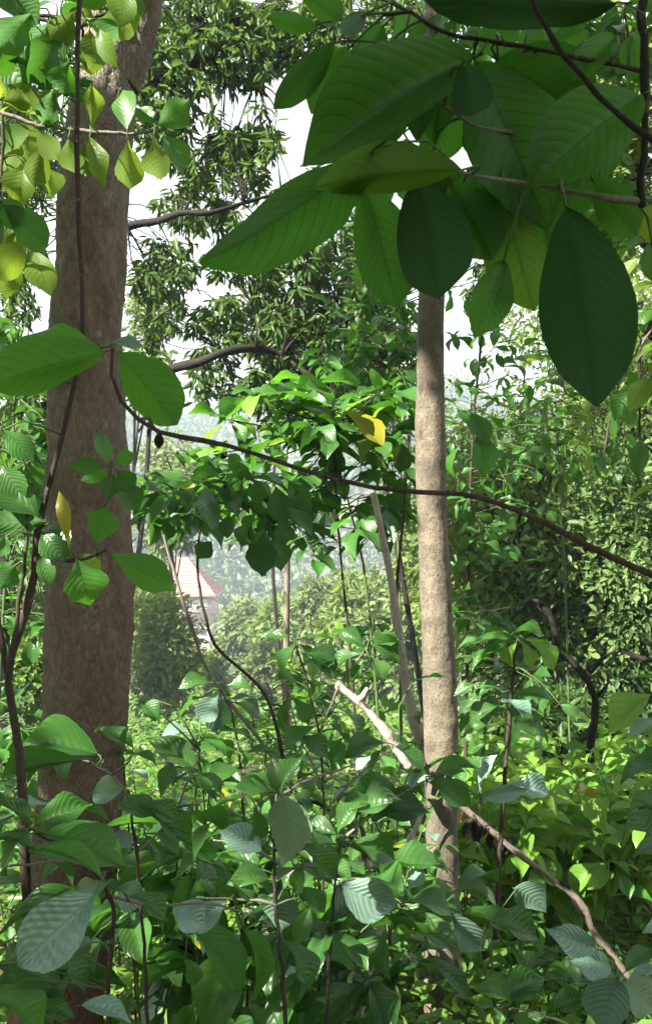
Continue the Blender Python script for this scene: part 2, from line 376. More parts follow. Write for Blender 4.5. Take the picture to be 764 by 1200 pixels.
# ------------------------------------------------------------------ leaf meshes (length 1 along X, width 1 along Y, upper face +Z)
def leaf_mesh(name, nl=10, nw=3, peak=.5, sharp=.8, tip=.12, fold=.10, arch=.5, wave=.02, corr=0.0, nv=9, slope=.34, pet=.07, wf=9.0, skew=0.0, seed=0, jit=.03, notch=.05, bite=.45, twist=0.0):
    rr = random.Random(seed); V = []; UV = []; ph = rr.uniform(0, 6)
    us = [i / nl for i in range(nl + 1)]
    a = math.log(.5) / math.log(peak)
    cx = pet; cz = 0.0; spine = []
    for i, u in enumerate(us):
        if i:
            du = (1 - pet) / nl; th = -arch * (u - .35)
            cx += du * math.cos(th); cz += du * math.sin(th)
        spine.append((cx, cz))
    cols = 2 * nw + 1
    for i, u in enumerate(us):
        h = math.sin(math.pi * min(1, max(0, u)) ** a) ** sharp
        if u > 1 - 2 * tip: h *= .55 + .45 * ((1 - u) / (2 * tip)) if tip else 1
        h = max(h, .006) * .5
        if 0 < i < nl: h *= 1 + rr.uniform(-jit, jit)
        nl_, nr_ = (1 - (rr.random() < notch) * rr.uniform(.05, bite)), (1 - (rr.random() < notch) * rr.uniform(.05, bite))
        for j in range(cols):
            s = (j - nw) / nw
            hh = h * (nr_ if s > 0 else nl_)
            z = spine[i][1] + twist * u * s * h + fold * abs(s) * h * 2 - fold * .35 * (s * s) * h * 2
            z += wave * math.sin(u * wf + ph + (1.7 if s > 0 else 0)) * s * s
            if corr:
                p = (u - slope * abs(s) ** 1.25) * nv
                z += corr * abs((p % 1) - .5) * (abs(s) ** .5) * (.3 + 2 * h)
            y = s * hh + skew * (u * (1 - u)) 
            V.append((spine[i][0], y, z)); UV.append((u, (s + 1) / 2))
    Q = []
    for i in range(nl):
        for j in range(cols - 1):
            q = i * cols + j
            Q.append((q, q + cols, q + cols + 1, q + 1))
    k = len(V)
    pw = .013
    V += [(0, -pw, 0), (0, pw, 0), (0, 0, -pw), (pet * 1.1, -pw, 0), (pet * 1.1, pw, 0), (pet * 1.1, 0, -pw)]
    UV += [(0, .5)] * 6
    Q += [(k, k + 3, k + 4, k + 1), (k + 1, k + 4, k + 5, k + 2), (k + 2, k + 5, k + 3, k)]
    Q = [tuple(reversed(q)) for q in Q]
    me = np_mesh(name, V, Q)
    # face winding so that the upper face looks to +Z
    if sum(p.normal.z for p in me.polygons) < 0: me.flip_normals()
    idx = np.empty(len(me.loops), np.int32); me.loops.foreach_get('vertex_index', idx)
    set_uv(me, np.array(UV)[idx])
    return me

LM = {}
def variants(key, mats, n, **kw):
    """n shape variants, one datablock per material so that meshes stay shared"""
    for mk in mats:
        LM[(key, mk)] = []
        for i in range(n):
            k2 = dict(kw); rr = random.Random(i * 7 + 3)
            k2['arch'] = kw.get('arch', .5) * rr.uniform(.4, 1.6); k2['fold'] = kw.get('fold', .1) * rr.uniform(.5, 1.5)
            k2['wave'] = kw.get('wave', .02) * rr.uniform(.5, 1.5); q = .35 if key in ('near', 'corr') else 1; k2['skew'] = rr.uniform(-.22, .22) * q; k2['twist'] = rr.uniform(-.55, .55) * q; k2['seed'] = i
            me = leaf_mesh('leaf_blade', **k2); me.materials.append(M[mk]); LM[(key, mk)].append(me)
allm = ['big', 'bigdark', 'olive', 'lime', 'fresh', 'dark', 'mid', 'sheen', 'pale', 'yellow', 'lit', 'dead']
NV = 5
variants('near', ['big', 'bigdark', 'olive', 'fresh', 'mid', 'dark', 'sheen', 'pale', 'lime', 'lit'], 4, jit=.010, notch=.04, bite=.15, nl=18, nw=4, peak=.54, sharp=.60, tip=.085, fold=.17, arch=.6, wave=.034, corr=.0, nv=11, slope=.28, pet=.06)
variants('long', ['yellow', 'dead', 'big', 'bigdark', 'fresh', 'mid', 'dark', 'sheen', 'pale', 'lit'], 4, jit=.010, notch=.04, bite=.15, nl=16, nw=3, peak=.52, sharp=.85, tip=.15, fold=.2, arch=.8, wave=.04, corr=.006, nv=10, slope=.3, pet=.06)
variants('corr', ['sheen', 'pale', 'dark', 'mid', 'lime'], 3, jit=.01, notch=.02, nl=30, nw=4, peak=.55, sharp=.65, tip=.10, fold=.16, arch=.5, wave=.03, corr=.085, nv=9, slope=.34, pet=.05)
variants('ob', allm, NV, nl=8, nw=2, jit=.015, peak=.57, sharp=.95, tip=.14, fold=.16, arch=.8, wave=.035, pet=.08)
variants('ov', allm, NV, nl=7, nw=2, jit=.015, peak=.48, sharp=.9, tip=.15, fold=.16, arch=.7, wave=.03, pet=.10)
variants('lance', ['mangoleaf'], 3, nl=5, nw=1, peak=.42, sharp=1.0, tip=.2, fold=.2, arch=.8, wave=.02, pet=.08)

def put_leaf(parent, base, axis, normal, L, Wd, mesh):
    x = axis.normalized(); z = (normal - x * normal.dot(x))
    if z.length < 1e-4: z = x.orthogonal()
    z.normalize(); y = z.cross(x)
    o = bpy.data.objects.new('leaf', mesh); C.objects.link(o); o.parent = parent
    b = base - root_loc(parent)
    if parent.name in STEMS: STEMS[parent.name][2].append((base.copy(), x.copy(), L))
    o.matrix_local = Matrix(((x.x * L, y.x * Wd, z.x * L, b.x), (x.y * L, y.y * Wd, z.y * L, b.y), (x.z * L, y.z * Wd, z.z * L, b.z), (0, 0, 0, 1)))
    return o

def pl(parent, bx, by, tx, ty, w, Y, mat='mid', shape='ob', dY=None, roll=None, down=True):
    """a leaf seen in the photograph: from its base pixel to its tip pixel, w pixels wide, Y metres away"""
    up = roll is None or FACE_UP[0]
    if dY is None: dY = R.uniform(-.45, .45) * math.hypot(tx - bx, ty - by) / F * Y if up else R.uniform(-.15, .15) * math.hypot(tx - bx, ty - by) / F * Y * 2
    if roll is None: roll = R.uniform(-.5, .5)
    b = P(bx, by, Y); t = P(tx, ty, Y + dY)
    ax = t - b; view = ((b + t) * .5 - Vector((0, 0, CAM_Z))).normalized(); axn = ax.normalized()
    if up:                                       # blades lie open to the sky and are seen aslant
        n = Vector((0, 0, .8)) - view * R.uniform(.15, .75) + rand_unit() * .3
        n = (n - axn * n.dot(axn)).normalized()
        k = abs(n.dot(-view)) / max(.2, math.sqrt(max(0, 1 - axn.dot(view) ** 2)))
        Wd = w / F * Y / max(.5, min(1, k))
        return put_leaf(parent, b, ax, n, ax.length, min(Wd, ax.length * .46), R.choice(LM[(shape, mat)]))
    n = -view; n = (n - axn * n.dot(axn)).normalized()
    n = Matrix.Rotation(roll, 3, axn) @ n
    if down and n.z < 0: n = -n                 # the upper face looks up: from below one sees the underside
    Wd = w / F * Y / max(.45, abs(math.cos(roll)))
    return put_leaf(parent, b, ax, n, ax.length, Wd, R.choice(LM[(shape, mat)]))
FACE_UP = [False]

def rand_unit():
    v = Vector((R.gauss(0, 1), R.gauss(0, 1), R.gauss(0, 1))); return v.normalized()

def whorl(parent, c, n, L, wr=.42, mats=('mid',), shape='ob', el=(-.6, .25), az0=None, spread=6.283, jitter=.25):
    a0 = R.uniform(0, 6.28) if az0 is None else az0
    for i in range(n):
        az = a0 + spread * (i + R.uniform(-jitter, jitter)) / n; e = R.uniform(*el)
        d = Vector((math.cos(az) * math.cos(e), math.sin(az) * math.cos(e), math.sin(e)))
        up = (Vector((0, 0, 1)) + rand_unit() * .35)
        l = L * R.uniform(.55, 1.2)
        mk = R.choice(mats)
        if R.random() < .03: mk = R.choice(('yellow', 'dead', 'pale'))
        put_leaf(parent, c + d * .01, d, up, l, l * wr * R.uniform(.8, 1.2), R.choice(LM[(shape, mk)]))

def stem(parent, pts, r0, r1, mat='bark_twig', knots=2, sides=6, name='stem', bump=0.0):
    n = len(pts); rad = [r0 + (r1 - r0) * i / (n - 1) for i in range(n)]
    tot = sum((Vector(pts[i + 1]) - Vector(pts[i])).length for i in range(n - 1))
    seg = max(tot / 30, .008)
    STEMS.setdefault(parent.name, [parent, [], [], mat])[1].extend(catmull(pts, rad, seg)[0])
    return tube_part(name, parent, M[mat], pts, rad, sides=sides, step=seg, knots=knots, seed=R.randint(0, 9999), bump=bump, bscale=14, wob=min(r0 * .9, .006))
STEMS = {}
def add_petioles():
    """a stalk from every leaf that stands off its stem"""
    for nm, (t, pts, bases, mat) in STEMS.items():
        if not pts or not bases: continue
        A = np.array([tuple(q) for q in pts]); tb = []
        for b, ax, L in bases:
            bb = np.array(b); d = np.linalg.norm(A - bb, axis=1) + .35 * np.maximum(A[:, 2] - b.z, 0); i = int(d.argmin())
            s = Vector(A[i]); ln = (s - b).length
            if ln < .006 or ln > .4: continue
            r = .0012 + .0012 * min(1, b.y / 3)
            mid = s.lerp(b, .55) - ax * ln * .12 + Vector((0, 0, .08 * ln))
            tb.append(tube([s, mid, b + ax * .01], [r * 1.3, r, r * .8], sides=4, step=max(ln / 4, .01)))
        if tb: part('stalks', np_mesh('stalks', *join(tb)), M['greenstem'], t, kind='stuff')


def sapling(label, base, height, nodes=7, L=.16, wr=.37, mats=('mid',), shape='ob', lean=None, branches=2, group=None, name='leafy_shrub', cat='shrub', start=.3, el=(-.85, .3), stem_mat='greenstem', r=.007):
    t = thing(name, label, cat, base, group)
    lean = lean if lean is not None else Vector((R.uniform(-.25, .25), R.uniform(-.25, .1), 0))
    def axis(b, h, ln, nn, st, r0):
        pts = [b + Vector((0, 0, h)) * k + ln * h * k * k + rand_unit() * .02 * (0 < k < 1) for k in (0, .35, .7, 1)]
        stem(t, pts, r0, r0 * .4, stem_mat, knots=1, sides=5)
        pp, _ = catmull(pts, [1] * 4, h / 24)
        a = R.uniform(0, 3)
        for i in range(nn):
            k = st + (1 - st) * (i + 1) / nn; c = pp[min(int(k * (len(pp) - 1)), len(pp) - 1)]
            a += 1.57 + R.uniform(-.3, .3)
            whorl(t, c, 2 if i < nn - 1 else 4, L * (1.1 - .25 * k), wr, mats, shape, (el[0] + .25 * k, el[1]), az0=a)
        return pp
    pp = axis(base, height, lean, nodes, start, r)
    for i in range(branches):
        q = pp[int(len(pp) * R.uniform(.25, .6))]; ln = Vector((R.uniform(-.9, .9), R.uniform(-.7, .5), 0))
        axis(q, height * R.uniform(.3, .5), ln, max(2, nodes // 2), .3, r * .7)
    return t

# ------------------------------------------------------------------ joined foliage (many leaves, one mesh)
def leaf_cloud(name, base, d, nrm, L, Wd, rnd=None, fold=.18, droop=.12):
    """base, d, nrm: (n,3); L, Wd: (n,). Two folded quads per leaf."""
    n = len(base)
    d = d / np.linalg.norm(d, axis=1, keepdims=True)
    z = nrm - d * (nrm * d).sum(1, keepdims=True); z /= np.maximum(np.linalg.norm(z, axis=1, keepdims=True), 1e-6)
    y = np.cross(z, d)
    L = np.asarray(L)[:, None]; Wd = np.asarray(Wd)[:, None]
    def pt(u, s, h): return base + d * L * u + y * Wd * s + z * (h * Wd * fold - droop * u * u * L)
    V = np.stack([pt(0, 0, 0), pt(.32, .46, 1), pt(.68, .40, 1), pt(1, 0, 0), pt(.68, -.40, 1), pt(.32, -.46, 1)], 1).reshape(-1, 3)
    o = (np.arange(n) * 6)[:, None]
    Q = np.concatenate([o + np.array([[0, 3, 2, 1]]), o + np.array([[0, 5, 4, 3]])], 1).reshape(-1, 4)
    me = np_mesh(name, V, Q, smooth_shade=False)
    r = NR.random(n) if rnd is None else rnd
    at = me.attributes.new('rnd', 'FLOAT', 'FACE'); at.data.foreach_set('value', np.repeat(r, 2).astype(np.float32))
    return me

def crown_points(center, radii, nclump, per, clump_r, rng, hollow=.45, flat=.8):
    """leaf positions gathered in clumps spread through an ellipsoid: gaps and an uneven outline"""
    v = rng.normal(size=(nclump, 3)); v /= np.linalg.norm(v, axis=1, keepdims=True)
    rr = (hollow + (1 - hollow) * rng.random(nclump)) * rng.uniform(.8, 1.12, nclump)
    cc = v * rr[:, None] * np.array(radii) + np.array(center)
    cr = clump_r * rng.uniform(.4, 1.5, nclump)
    q = rng.normal(size=(nclump, per, 3)); q /= np.linalg.norm(q, axis=2, keepdims=True)
    q *= (rng.random((nclump, per, 1)) ** .45)
    q[..., 2] *= flat
    base = cc[:, None, :] + q * cr[:, None, None]
    out = q + v[:, None, :] * .5
    rnd = np.clip(np.repeat(rng.random(nclump)[:, None], per, 1) * .55 + rng.random((nclump, per)) * .45, 0, 1)
    return base.reshape(-1, 3), out.reshape(-1, 3), rnd.reshape(-1), cc

def crown_mesh(name, center, radii, nclump, per, clump_r, L, wr, seed, droop=-.35, hollow=.45, keep=None, flat=.8):
    rng = np.random.default_rng(seed)
    b, o, r, cc = crown_points(center, radii, nclump, per, clump_r, rng, hollow, flat)
    if keep is not None:
        k = keep(b); b, o, r = b[k], o[k], r[k]
    d = o + rng.normal(size=o.shape) * .7; d[:, 2] += droop
    nrm = np.array([0, 0, .6]) + o * .55 + rng.normal(size=o.shape) * .6
    l = L * np.clip(rng.lognormal(-.05, .32, len(b)), .45, 1.7)
    return leaf_cloud(name, b, d, nrm, l, l * wr, r), cc

def in_frame(b, margin=40):
    y = np.maximum(b[:, 1], .05)
    px = 382 + b[:, 0] / y * F; py = 600 - (b[:, 2] - CAM_Z) / y * F
    return (b[:, 1] > .1) & (px > -margin) & (px < 764 + margin) & (py > -margin) & (py < 1240)

# gaps cut in the unseen canopy along sun rays, to light these places (target, radius, share of leaves missing there)
GAPS = []
def gap(px, py, Y, r, k=1.0):
    r += .1; GAPS.append((np.array(P(px, py, Y)), r, k))
for yy in range(575, 905, 30): gap(508 + (yy - 575) * .03, yy, 4.0, .24, .88)
gap(517, 1010, 4.0, .12, .8); gap(517, 1150, 4.0, .16, .9); gap(505, 450, 4, .12, .5)
for px in range(540, 800, 40):
    for (py, Y) in ((900, 7.5), (950, 6.8), (1010, 6.2), (1080, 5.6), (1150, 5.2)): gap(px, py, Y, .62, 1)
for px, py in ((30, 50), (110, 40), (150, 30), (60, 130), (20, 200), (110, 180), (155, 200), (205, 170), (40, 310), (20, 110)): gap(px, py, 2.1, .22, 1)
gap(610, 760, 3.4, .16, 1); gap(735, 830, 2.3, .13, 1); gap(650, 770, 3.4, .14, 1)
for px in range(180, 490, 40): gap(px, 1150, 4.8, .45, .95); gap(px, 1060, 5.4, .45, .95); gap(px, 960, 6, .4, .8)
for px in range(560, 780, 50):
    for py in (430, 500, 570, 640, 710, 780): gap(px, py, 12.5, .6, .75)
for px, py in ((560, 120), (590, 240)): gap(px, py, .95, .02, .7)
for k in range(60): gap(R.uniform(60, 560), R.uniform(840, 1150), R.uniform(1.8, 3.6), .06, 1)
for px in (395, 425, 455): gap(px, 830, 4.3, .3, 1); gap(px, 840, 3.6, .25, 1)
gap(490, 870, 4.3, .3, 1); gap(470, 800, 4.3, .2, 1); gap(640, 1030, 3.7, .15, 1); gap(700, 1100, 3.6, .15, 1); gap(450, 1090, 4.0, .12, 1)
gap(30, 460, 5, .5, .9); gap(40, 780, 6, .6, .9); gap(290, 490, 5.45, .35, .9); gap(350, 480, 5.45, .35, .9); gap(400, 480, 5.45, .35, .9); gap(450, 480, 5.45, .35, .9); gap(240, 560, 4.2, .3, .8); gap(320, 580, 4.4, .3, .8); gap(570, 520, 5.5, .5, .8)
gap(735, 420, 2.6, .25, .9); gap(745, 580, 2.6, .15, 1)
def sun_keep(b):
    k = np.ones(len(b), bool); s = np.array(SUN)
    for p, r, share in GAPS:
        v = b - p; t = v @ s; dist = np.linalg.norm(v - t[:, None] * s, axis=1)
        k &= ~((dist < r) & (t > .5) & (NR.random(len(b)) < share))
    # foliage between the sun and the thick trunk stays
    sx = np.array([SUN.x, SUN.y]); q = b[:, :2] - np.array([-.98, 3.5]); t = q @ sx / (sx @ sx)
    lat = np.abs(q[:, 0] * sx[1] - q[:, 1] * sx[0]) / np.linalg.norm(sx); zz = b[:, 2] - t * SUN.z
    k |= (lat < .20) & (t > 1.5) & (NR.random(len(b)) < .4) & (zz > -.6) & (zz < 3.2)
    return k & ~in_frame(b)

# ------------------------------------------------------------------ the thick tree on the left
def trunk_mesh(name, pts, rad, sides, step, bump, bscale, fine=.4, knots=()):
    p, r = catmull(pts, rad, step); V = []; n = len(p)
    for i in range(n):
        for s in range(sides):
            th = 2 * math.pi * s / sides; d = Vector((math.cos(th), math.sin(th), 0))
            q = p[i] + d * r[i]
            e = Vector((q.x, q.y, q.z * .45))
            k = mnoise.noise(e * bscale) + fine * abs(mnoise.noise(e * bscale * 3.1)) + fine * .6 * mnoise.noise(Vector((q.x, q.y, q.z)) * bscale * 6)
            k += 1.2 * mnoise.noise(q * 1.7)
            kb = sum(a * math.exp(-((i - ki) / 2.2) ** 2 - ((th - kt) / .35) ** 2) for ki, kt, a in knots)
            V.append(q + d * (bump * k + kb))
    i = np.arange(n * sides).reshape(n, sides); j = np.roll(i, -1, 1)
    Q = np.stack([i[:-1], j[:-1], j[1:], i[1:]], -1).reshape(-1, 4)
    return np_mesh(name, [tuple(v) for v in V], Q)

def build_big_tree():
    Y = 3.5
    base = G(60, Y)
    t = thing('thick_tree', 'thick reddish-brown tree trunk with mossy left side, standing at the left', 'tree', base)
    path = [(50, 1330, 74), (66, 1200, 57), (76, 1100, 53), (87, 1000, 50), (97, 900, 50), (105, 700, 49), (101, 500, 44), (101, 390, 42), (106, 300, 41), (112, 200, 39.5), (124, 105, 38), (132, 50, 36), (128, -30, 33), (118, -200, 29), (110, -500, 24)]
    part('trunk', trunk_mesh('trunk', [P(a, b, Y) for a, b, c in path], [c * (.95 if b > 700 else 1) / F * Y for a, b, c in path], 96, .013, .012, 14, .6), M['bark_big'], t)
    lp = [P(137, 95, Y), P(158, 55, Y), P(170, 15, Y - .02), P(178, -60, Y - .1), P(200, -200, Y - .3), P(280, -520, Y - .8)]
    V, Q, T = tube(lp, [.10, .075, .063, .058, .052, .035], sides=28, step=.02, bump=.006, bscale=13)
    part('limb', np_mesh('limb', V, Q, T), M['bark_big'], t)
    lp2 = [P(118, -200, Y), P(40, -420, Y - .4), P(-200, -900, Y - 1.5)]
    part('limb', np_mesh('limb', *tube(lp2, [.07, .06, .03], sides=12, step=.08, bump=.006)), M['bark_big'], t)
    me, cc = crown_mesh('crown', (-1.6, -.6, 8.6), (6.4, 6.6, 2.0), 300, 110, .8, .2, .45, 21, keep=sun_keep, hollow=.1)
    part('crown', me, M['canopy'], t, kind='stuff')
build_big_tree()

def build_slim_tree():
    Y = 4.0
    t = thing('slender_tree', 'straight slender pale tan trunk with dark specks, right of the middle', 'tree', G(517, Y))
    path = [(519, 1330, 23), (517, 1200, 21), (518, 1080, 20), (517, 950, 19), (517, 880, 19.5), (515, 800, 19), (511, 700, 18.2), (506, 600, 17.2), (504, 500, 16.5), (504, 420, 16), (505, 350, 15.4), (508, 200, 14.4), (512, 0, 13), (516, -300, 11), (520, -600, 8)]
    part('trunk', trunk_mesh('trunk', [P(a, b, Y) for a, b, c in path], [c / F * Y for a, b, c in path], 44, .016, .0048, 13, .7, knots=[(38, 4.2, .012), (70, 5.2, .010), (96, 4.6, .014), (121, 5.5, .010), (150, 4.0, .012), (60, 3.6, .008)]), M['bark_slim'], t)
    me, cc = crown_mesh('crown', (1.6, 2.2, 9.2), (4.4, 4.6, 1.5), 130, 90, .7, .19, .45, 22, keep=sun_keep, hollow=.1)
    part('crown', me, M['canopy'], t, kind='stuff')
    for k in range(3):
        a = k * 2.1 + .4
        part('limb', np_mesh('limb', *tube([P(517, -420 - 50 * k, Y), P(517, -600, Y) + Vector((math.cos(a), math.sin(a), .8)) * .8, P(517, -600, Y) + Vector((math.cos(a), math.sin(a), .9)) * 2.4], [.035, .028, .012], sides=8, step=.15)), M['bark_slim'], t)
build_slim_tree()

def build_shade_foliage():
    """unseen wood beside and behind the viewer, leaf clouds added to cut ambient light"""
    rng = np.random.default_rng(55); n = 270; per = 95
    az = rng.uniform(0, 2 * math.pi, n); r = rng.uniform(6.5, 15, n)
    c = np.stack([np.sin(az) * r, np.cos(az) * r, np.zeros(n)], 1)
    c[:, 2] = gz(c[:, 0], c[:, 1]) + rng.uniform(.3, 13, n)
    ok = (c[:, 1] < 1.0) | (np.abs(c[:, 0]) > np.abs(c[:, 1]) * .45 + 2.2); c = c[ok]; n = len(c)
    # leaf clumps added along sun rays to cast shade on these places
    ex = []
    for px0, px1, py0, py1, Y, m in ((50, 150, 100, 1000, 3.4, 60), (160, 520, 850, 1180, 2.4, 45), (260, 740, 20, 440, .92, 40), (0, 140, 850, 1180, 1.9, 20), (540, 760, 1000, 1190, 2.6, 16), (0, 210, 380, 720, 1.6, 20)):
        for k in range(m):
            t = rng.uniform(4.5, 10); ex.append(np.array(P(rng.uniform(px0, px1), rng.uniform(py0, py1), Y)) + np.array(SUN) * t)
    c = np.concatenate([c, np.array(ex)]); n = len(c)
    q = rng.normal(size=(n, per, 3)); q /= np.linalg.norm(q, axis=2, keepdims=True); q *= rng.random((n, per, 1)) ** .4
    b = (c[:, None, :] + q * rng.uniform(.8, 1.5, n)[:, None, None]).reshape(-1, 3); q = q.reshape(-1, 3)
    k = sun_keep(b); b, q = b[k], q[k]
    d = q + rng.normal(size=q.shape) * .8; L = .3 * rng.uniform(.6, 1.3, len(b))
    o = part('shade_foliage', leaf_cloud('shade_foliage', b, d, np.array([0, 0, 1.0]) + rng.normal(size=b.shape) * .6, L, L * .5), M['canopy'], None, kind='stuff')
    o['label'] = 'unseen leaf mass of the surrounding wood, added for shade'
build_shade_foliage()
# ------------------------------------------------------------------ mango tree behind the thick trunk
def tuft_leaves(c, n, L, rng, spread=1.0):
    """a drooping rosette at a twig end; returns arrays"""
    az = rng.uniform(0, 2 * math.pi, n); el = rng.uniform(-1.35, .15, n)
    d = np.stack([np.cos(az) * np.cos(el), np.sin(az) * np.cos(el), np.sin(el)], 1)
    b = np.array(c) + d * .015 + rng.normal(size=(n, 3)) * .035
    nr = np.array([0, 0, 1.0]) + rng.normal(size=(n, 3)) * .6
    return b, d, nr, L * rng.uniform(.65, 1.15, n)

def build_mango():
    Y = 11.0
    t = thing('mango_tree', 'dark spreading tree with drooping narrow leaves behind the thick trunk', 'tree', G(108, Y))
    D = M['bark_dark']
    def tb(name, pts, rad, **kw):
        V, Q, T = tube(pts, rad, sides=8, step=.09, bump=.012, bscale=5, **kw)
        return part(name, np_mesh(name, V, Q, T), D, t)
    tb('trunk', [P(112, 860, Y), P(106, 640, Y), P(100, 480, Y), P(104, 300, Y), P(112, 120, Y), P(120, -100, Y)], [.26, .23, .21, .18, .15, .1])
    limbs = [([(104, 460), (150, 447), (195, 434), (235, 424), (262, 413), (300, 408), (330, 417), (362, 440), (388, 458), (420, 462)], [.12, .10, .085, .075, .07, .06, .05, .045, .035, .02], Y - 1.3),
             ([(104, 470), (70, 472), (40, 480), (5, 492), (-60, 490)], [.12, .11, .10, .09, .06], Y),
             ([(105, 290), (150, 266), (185, 259), (215, 249), (245, 250), (285, 238), (330, 225)], [.10, .07, .06, .05, .04, .03, .02], Y - 1.2),
             ([(108, 180), (150, 120), (200, 90), (245, 62), (275, 30), (310, 8), (360, -30)], [.13, .13, .12, .11, .10, .09, .06], Y - .5),
             ([(245, 62), (265, 85), (300, 95), (330, 70), (380, 45)], [.06, .05, .04, .03, .02], Y - .5),
             ([(230, 70), (235, 20), (228, -40)], [.06, .05, .04], Y - .5),
             ([(330, 420), (352, 395), (388, 380), (430, 372)], [.03, .025, .02, .012], Y),
             ([(262, 413), (278, 385), (300, 365)], [.04, .025, .012], Y),
             ([(104, 250), (60, 200), (10, 180), (-60, 160)], [.1, .09, .07, .05], Y)]
    for pts, rad, y in limbs: tb('limb', [P(a, b, y + .25 * math.sin(i * 1.3)) for i, (a, b) in enumerate(pts)], [q * .68 for q in rad])
    regions = [(250, 45, 100, 60, 120), (185, 110, 45, 60, 40), (205, 170, 25, 30, 9), (330, 35, 60, 40, 34), (430, 20, 70, 45, 50), (225, 245, 45, 22, 16), (285, 170, 45, 26, 20), (262, 210, 48, 30, 18),
               (190, 330, 36, 55, 24), (175, 430, 22, 45, 10), (335, 305, 45, 35, 18), (290, 375, 62, 30, 34), (350, 405, 60, 40, 44), (262, 445, 42, 32, 24), (405, 425, 60, 45, 46), (440, 385, 36, 35, 14), (385, 330, 40, 40, 18),
               (440, 330, 40, 40, 12), (30, 470, 40, 70, 46), (15, 250, 36, 150, 60), (60, 120, 50, 100, 50), (560, 20, 80, 40, 30), (330, 470, 50, 25, 12), (225, 395, 25, 20, 4), (240, 300, 40, 20, 3), (600, 330, 60, 40, 10), (285, 150, 50, 30, 9), (285, 290, 50, 50, 12), (230, 190, 20, 30, 6), (350, 350, 50, 40, 14), (420, 290, 50, 50, 14), (450, 400, 40, 60, 16), (380, 400, 60, 40, 16), (330, 260, 40, 40, 9), (380, 250, 60, 60, 10)]
    rng = np.random.default_rng(5); B = []; twigs = []; singles = 0
    nodes = [P(a, b, y) for pts, rad, y in limbs for a, b in pts]
    ends = []
    for cx, cy, rx, ry, n in regions:
        for k in range(int(n * 2.3)):
            a = rng.uniform(0, 6.28); r = math.sqrt(rng.random())
            ends.append(P(cx + rx * r * math.cos(a), cy + ry * r * math.sin(a), Y + rng.uniform(-1.1, 1.1)))
    hub = [e for i, e in enumerate(ends) if i % 4 == 0]
    for i, e in enumerate(ends):
        src = min(hub, key=lambda q: (q - e).length if (q - e).length > .05 else 9) if i % 4 else min(nodes, key=lambda q: (q - e).length)
        if (src - e).length < 2.2:
            mid = (src + e) * .5 + Vector(rng.normal(size=3)) * .06 + Vector((0, 0, .06))
            twigs.append(tube([src, mid, e], [.014 if i % 4 == 0 else .009, .007, .005], sides=4, step=.15))
        B.append(tuft_leaves(e, rng.integers(8, 14), .185, rng))
    part('twigs', np_mesh('twigs', *join(twigs)), D, t, kind='stuff')
    cut = 0
    for k in range(0, len(B), 3):                     # the leaves that show largest are single leaves
        b, d, nr, L = B[k]
        for q in range(min(3, len(b))):
            if cut < 280:
                put_leaf(t, Vector(b[q]), Vector(d[q]), Vector(nr[q]), float(L[q]) * 1.08, float(L[q]) * .25, R.choice(LM[('lance', 'mangoleaf')])); cut += 1
    b, d, nr, L = [np.concatenate(x) for x in zip(*B)]
    part('crown', leaf_cloud('crown', b, d, nr, L, L * .29, droop=.25), M['mango'], t, kind='stuff')
build_mango()

# ------------------------------------------------------------------ trees behind, on the right
def forest_tree(name, label, px, Y, top, bottom, halfw, mat, seed, L=.12, wr=.42, nclump=150, per=70, group=None, trunk=True, droop=-.35, clump=None, bark='bark_dark', depth=.8, lean=0, bpx=None, tr=.022):
    lean += 0 if bpx is None else px - bpx
    px = px if bpx is None else bpx
    b = G(px, Y); c = P(px + lean, (top + bottom) / 2, Y)
    rx = halfw / F * Y; rz = (bottom - top) / 2 / F * Y
    t = thing(name, label, 'tree', b, group)
    cl = clump or .26 * min(rx, rz) + .15
    me, cc = crown_mesh('crown', c, (max(rx - cl * .7, .3), max(rx, .8) * depth, max(rz - cl * .7, .3)), nclump, per, cl, L, wr, seed, droop=droop, hollow=.35)
    part('crown', me, M[mat], t, kind='stuff')
    if trunk:
        h = c.z + rz * .5 - b.z
        path = [b - Vector((0, 0, .2)), b.lerp(c, .45) + Vector((.04 * h * R.uniform(-1, 1), 0, 0)), c, c + Vector((0.05 * h * R.uniform(-1, 1), 0, rz * .6))]
        r = max(.04, tr * h)
        part('trunk', np_mesh('trunk', *tube(path, [r * 1.3, r, r * .7, r * .25], sides=8, step=h / 16, bump=r * .15, bscale=3)), M[bark], t)
        idx = np.random.default_rng(seed + 1).permutation(len(cc))[:7]
        for i in idx:
            e = Vector(cc[i]); s = b.lerp(c, R.uniform(.55, 1.0))
            part('limb', np_mesh('limb', *tube([s, s.lerp(e, .5) + Vector((0, 0, -.05 * h * R.random())), e], [r * .5, r * .33, r * .12], sides=5, step=.2, bump=r * .1, bscale=4)), M[bark], t)
    return t
forest_tree('bushy_tree', 'pale green fine-leaved tree filling the right side behind the pale trunk', 610, 14, 420, 860, 130, 'fine', 31, L=.14, nclump=150, per=110, clump=.55)
forest_tree('bushy_tree', 'cool green fine-leaved tree at the right edge behind the crooked dark branch', 740, 13, 500, 900, 130, 'finecool', 32, L=.14, nclump=150, per=110, clump=.55)
forest_tree('tall_tree', 'tall yellow-green tree rising at the right edge above the thin branch', 745, 16, 260, 640, 120, 'fine', 33, L=.15, nclump=130, per=100, clump=.6)
forest_tree('bushy_tree', 'dense green tree behind the round-leaved sapling right of the pale trunk', 570, 19, 440, 820, 120, 'fine', 34, L=.17, nclump=150, per=100, clump=.7)
forest_tree('tall_tree', 'loose dark tree top against the sky behind the hanging big leaves', 690, 24, 90, 560, 150, 'fine', 35, L=.22, nclump=120, per=60)
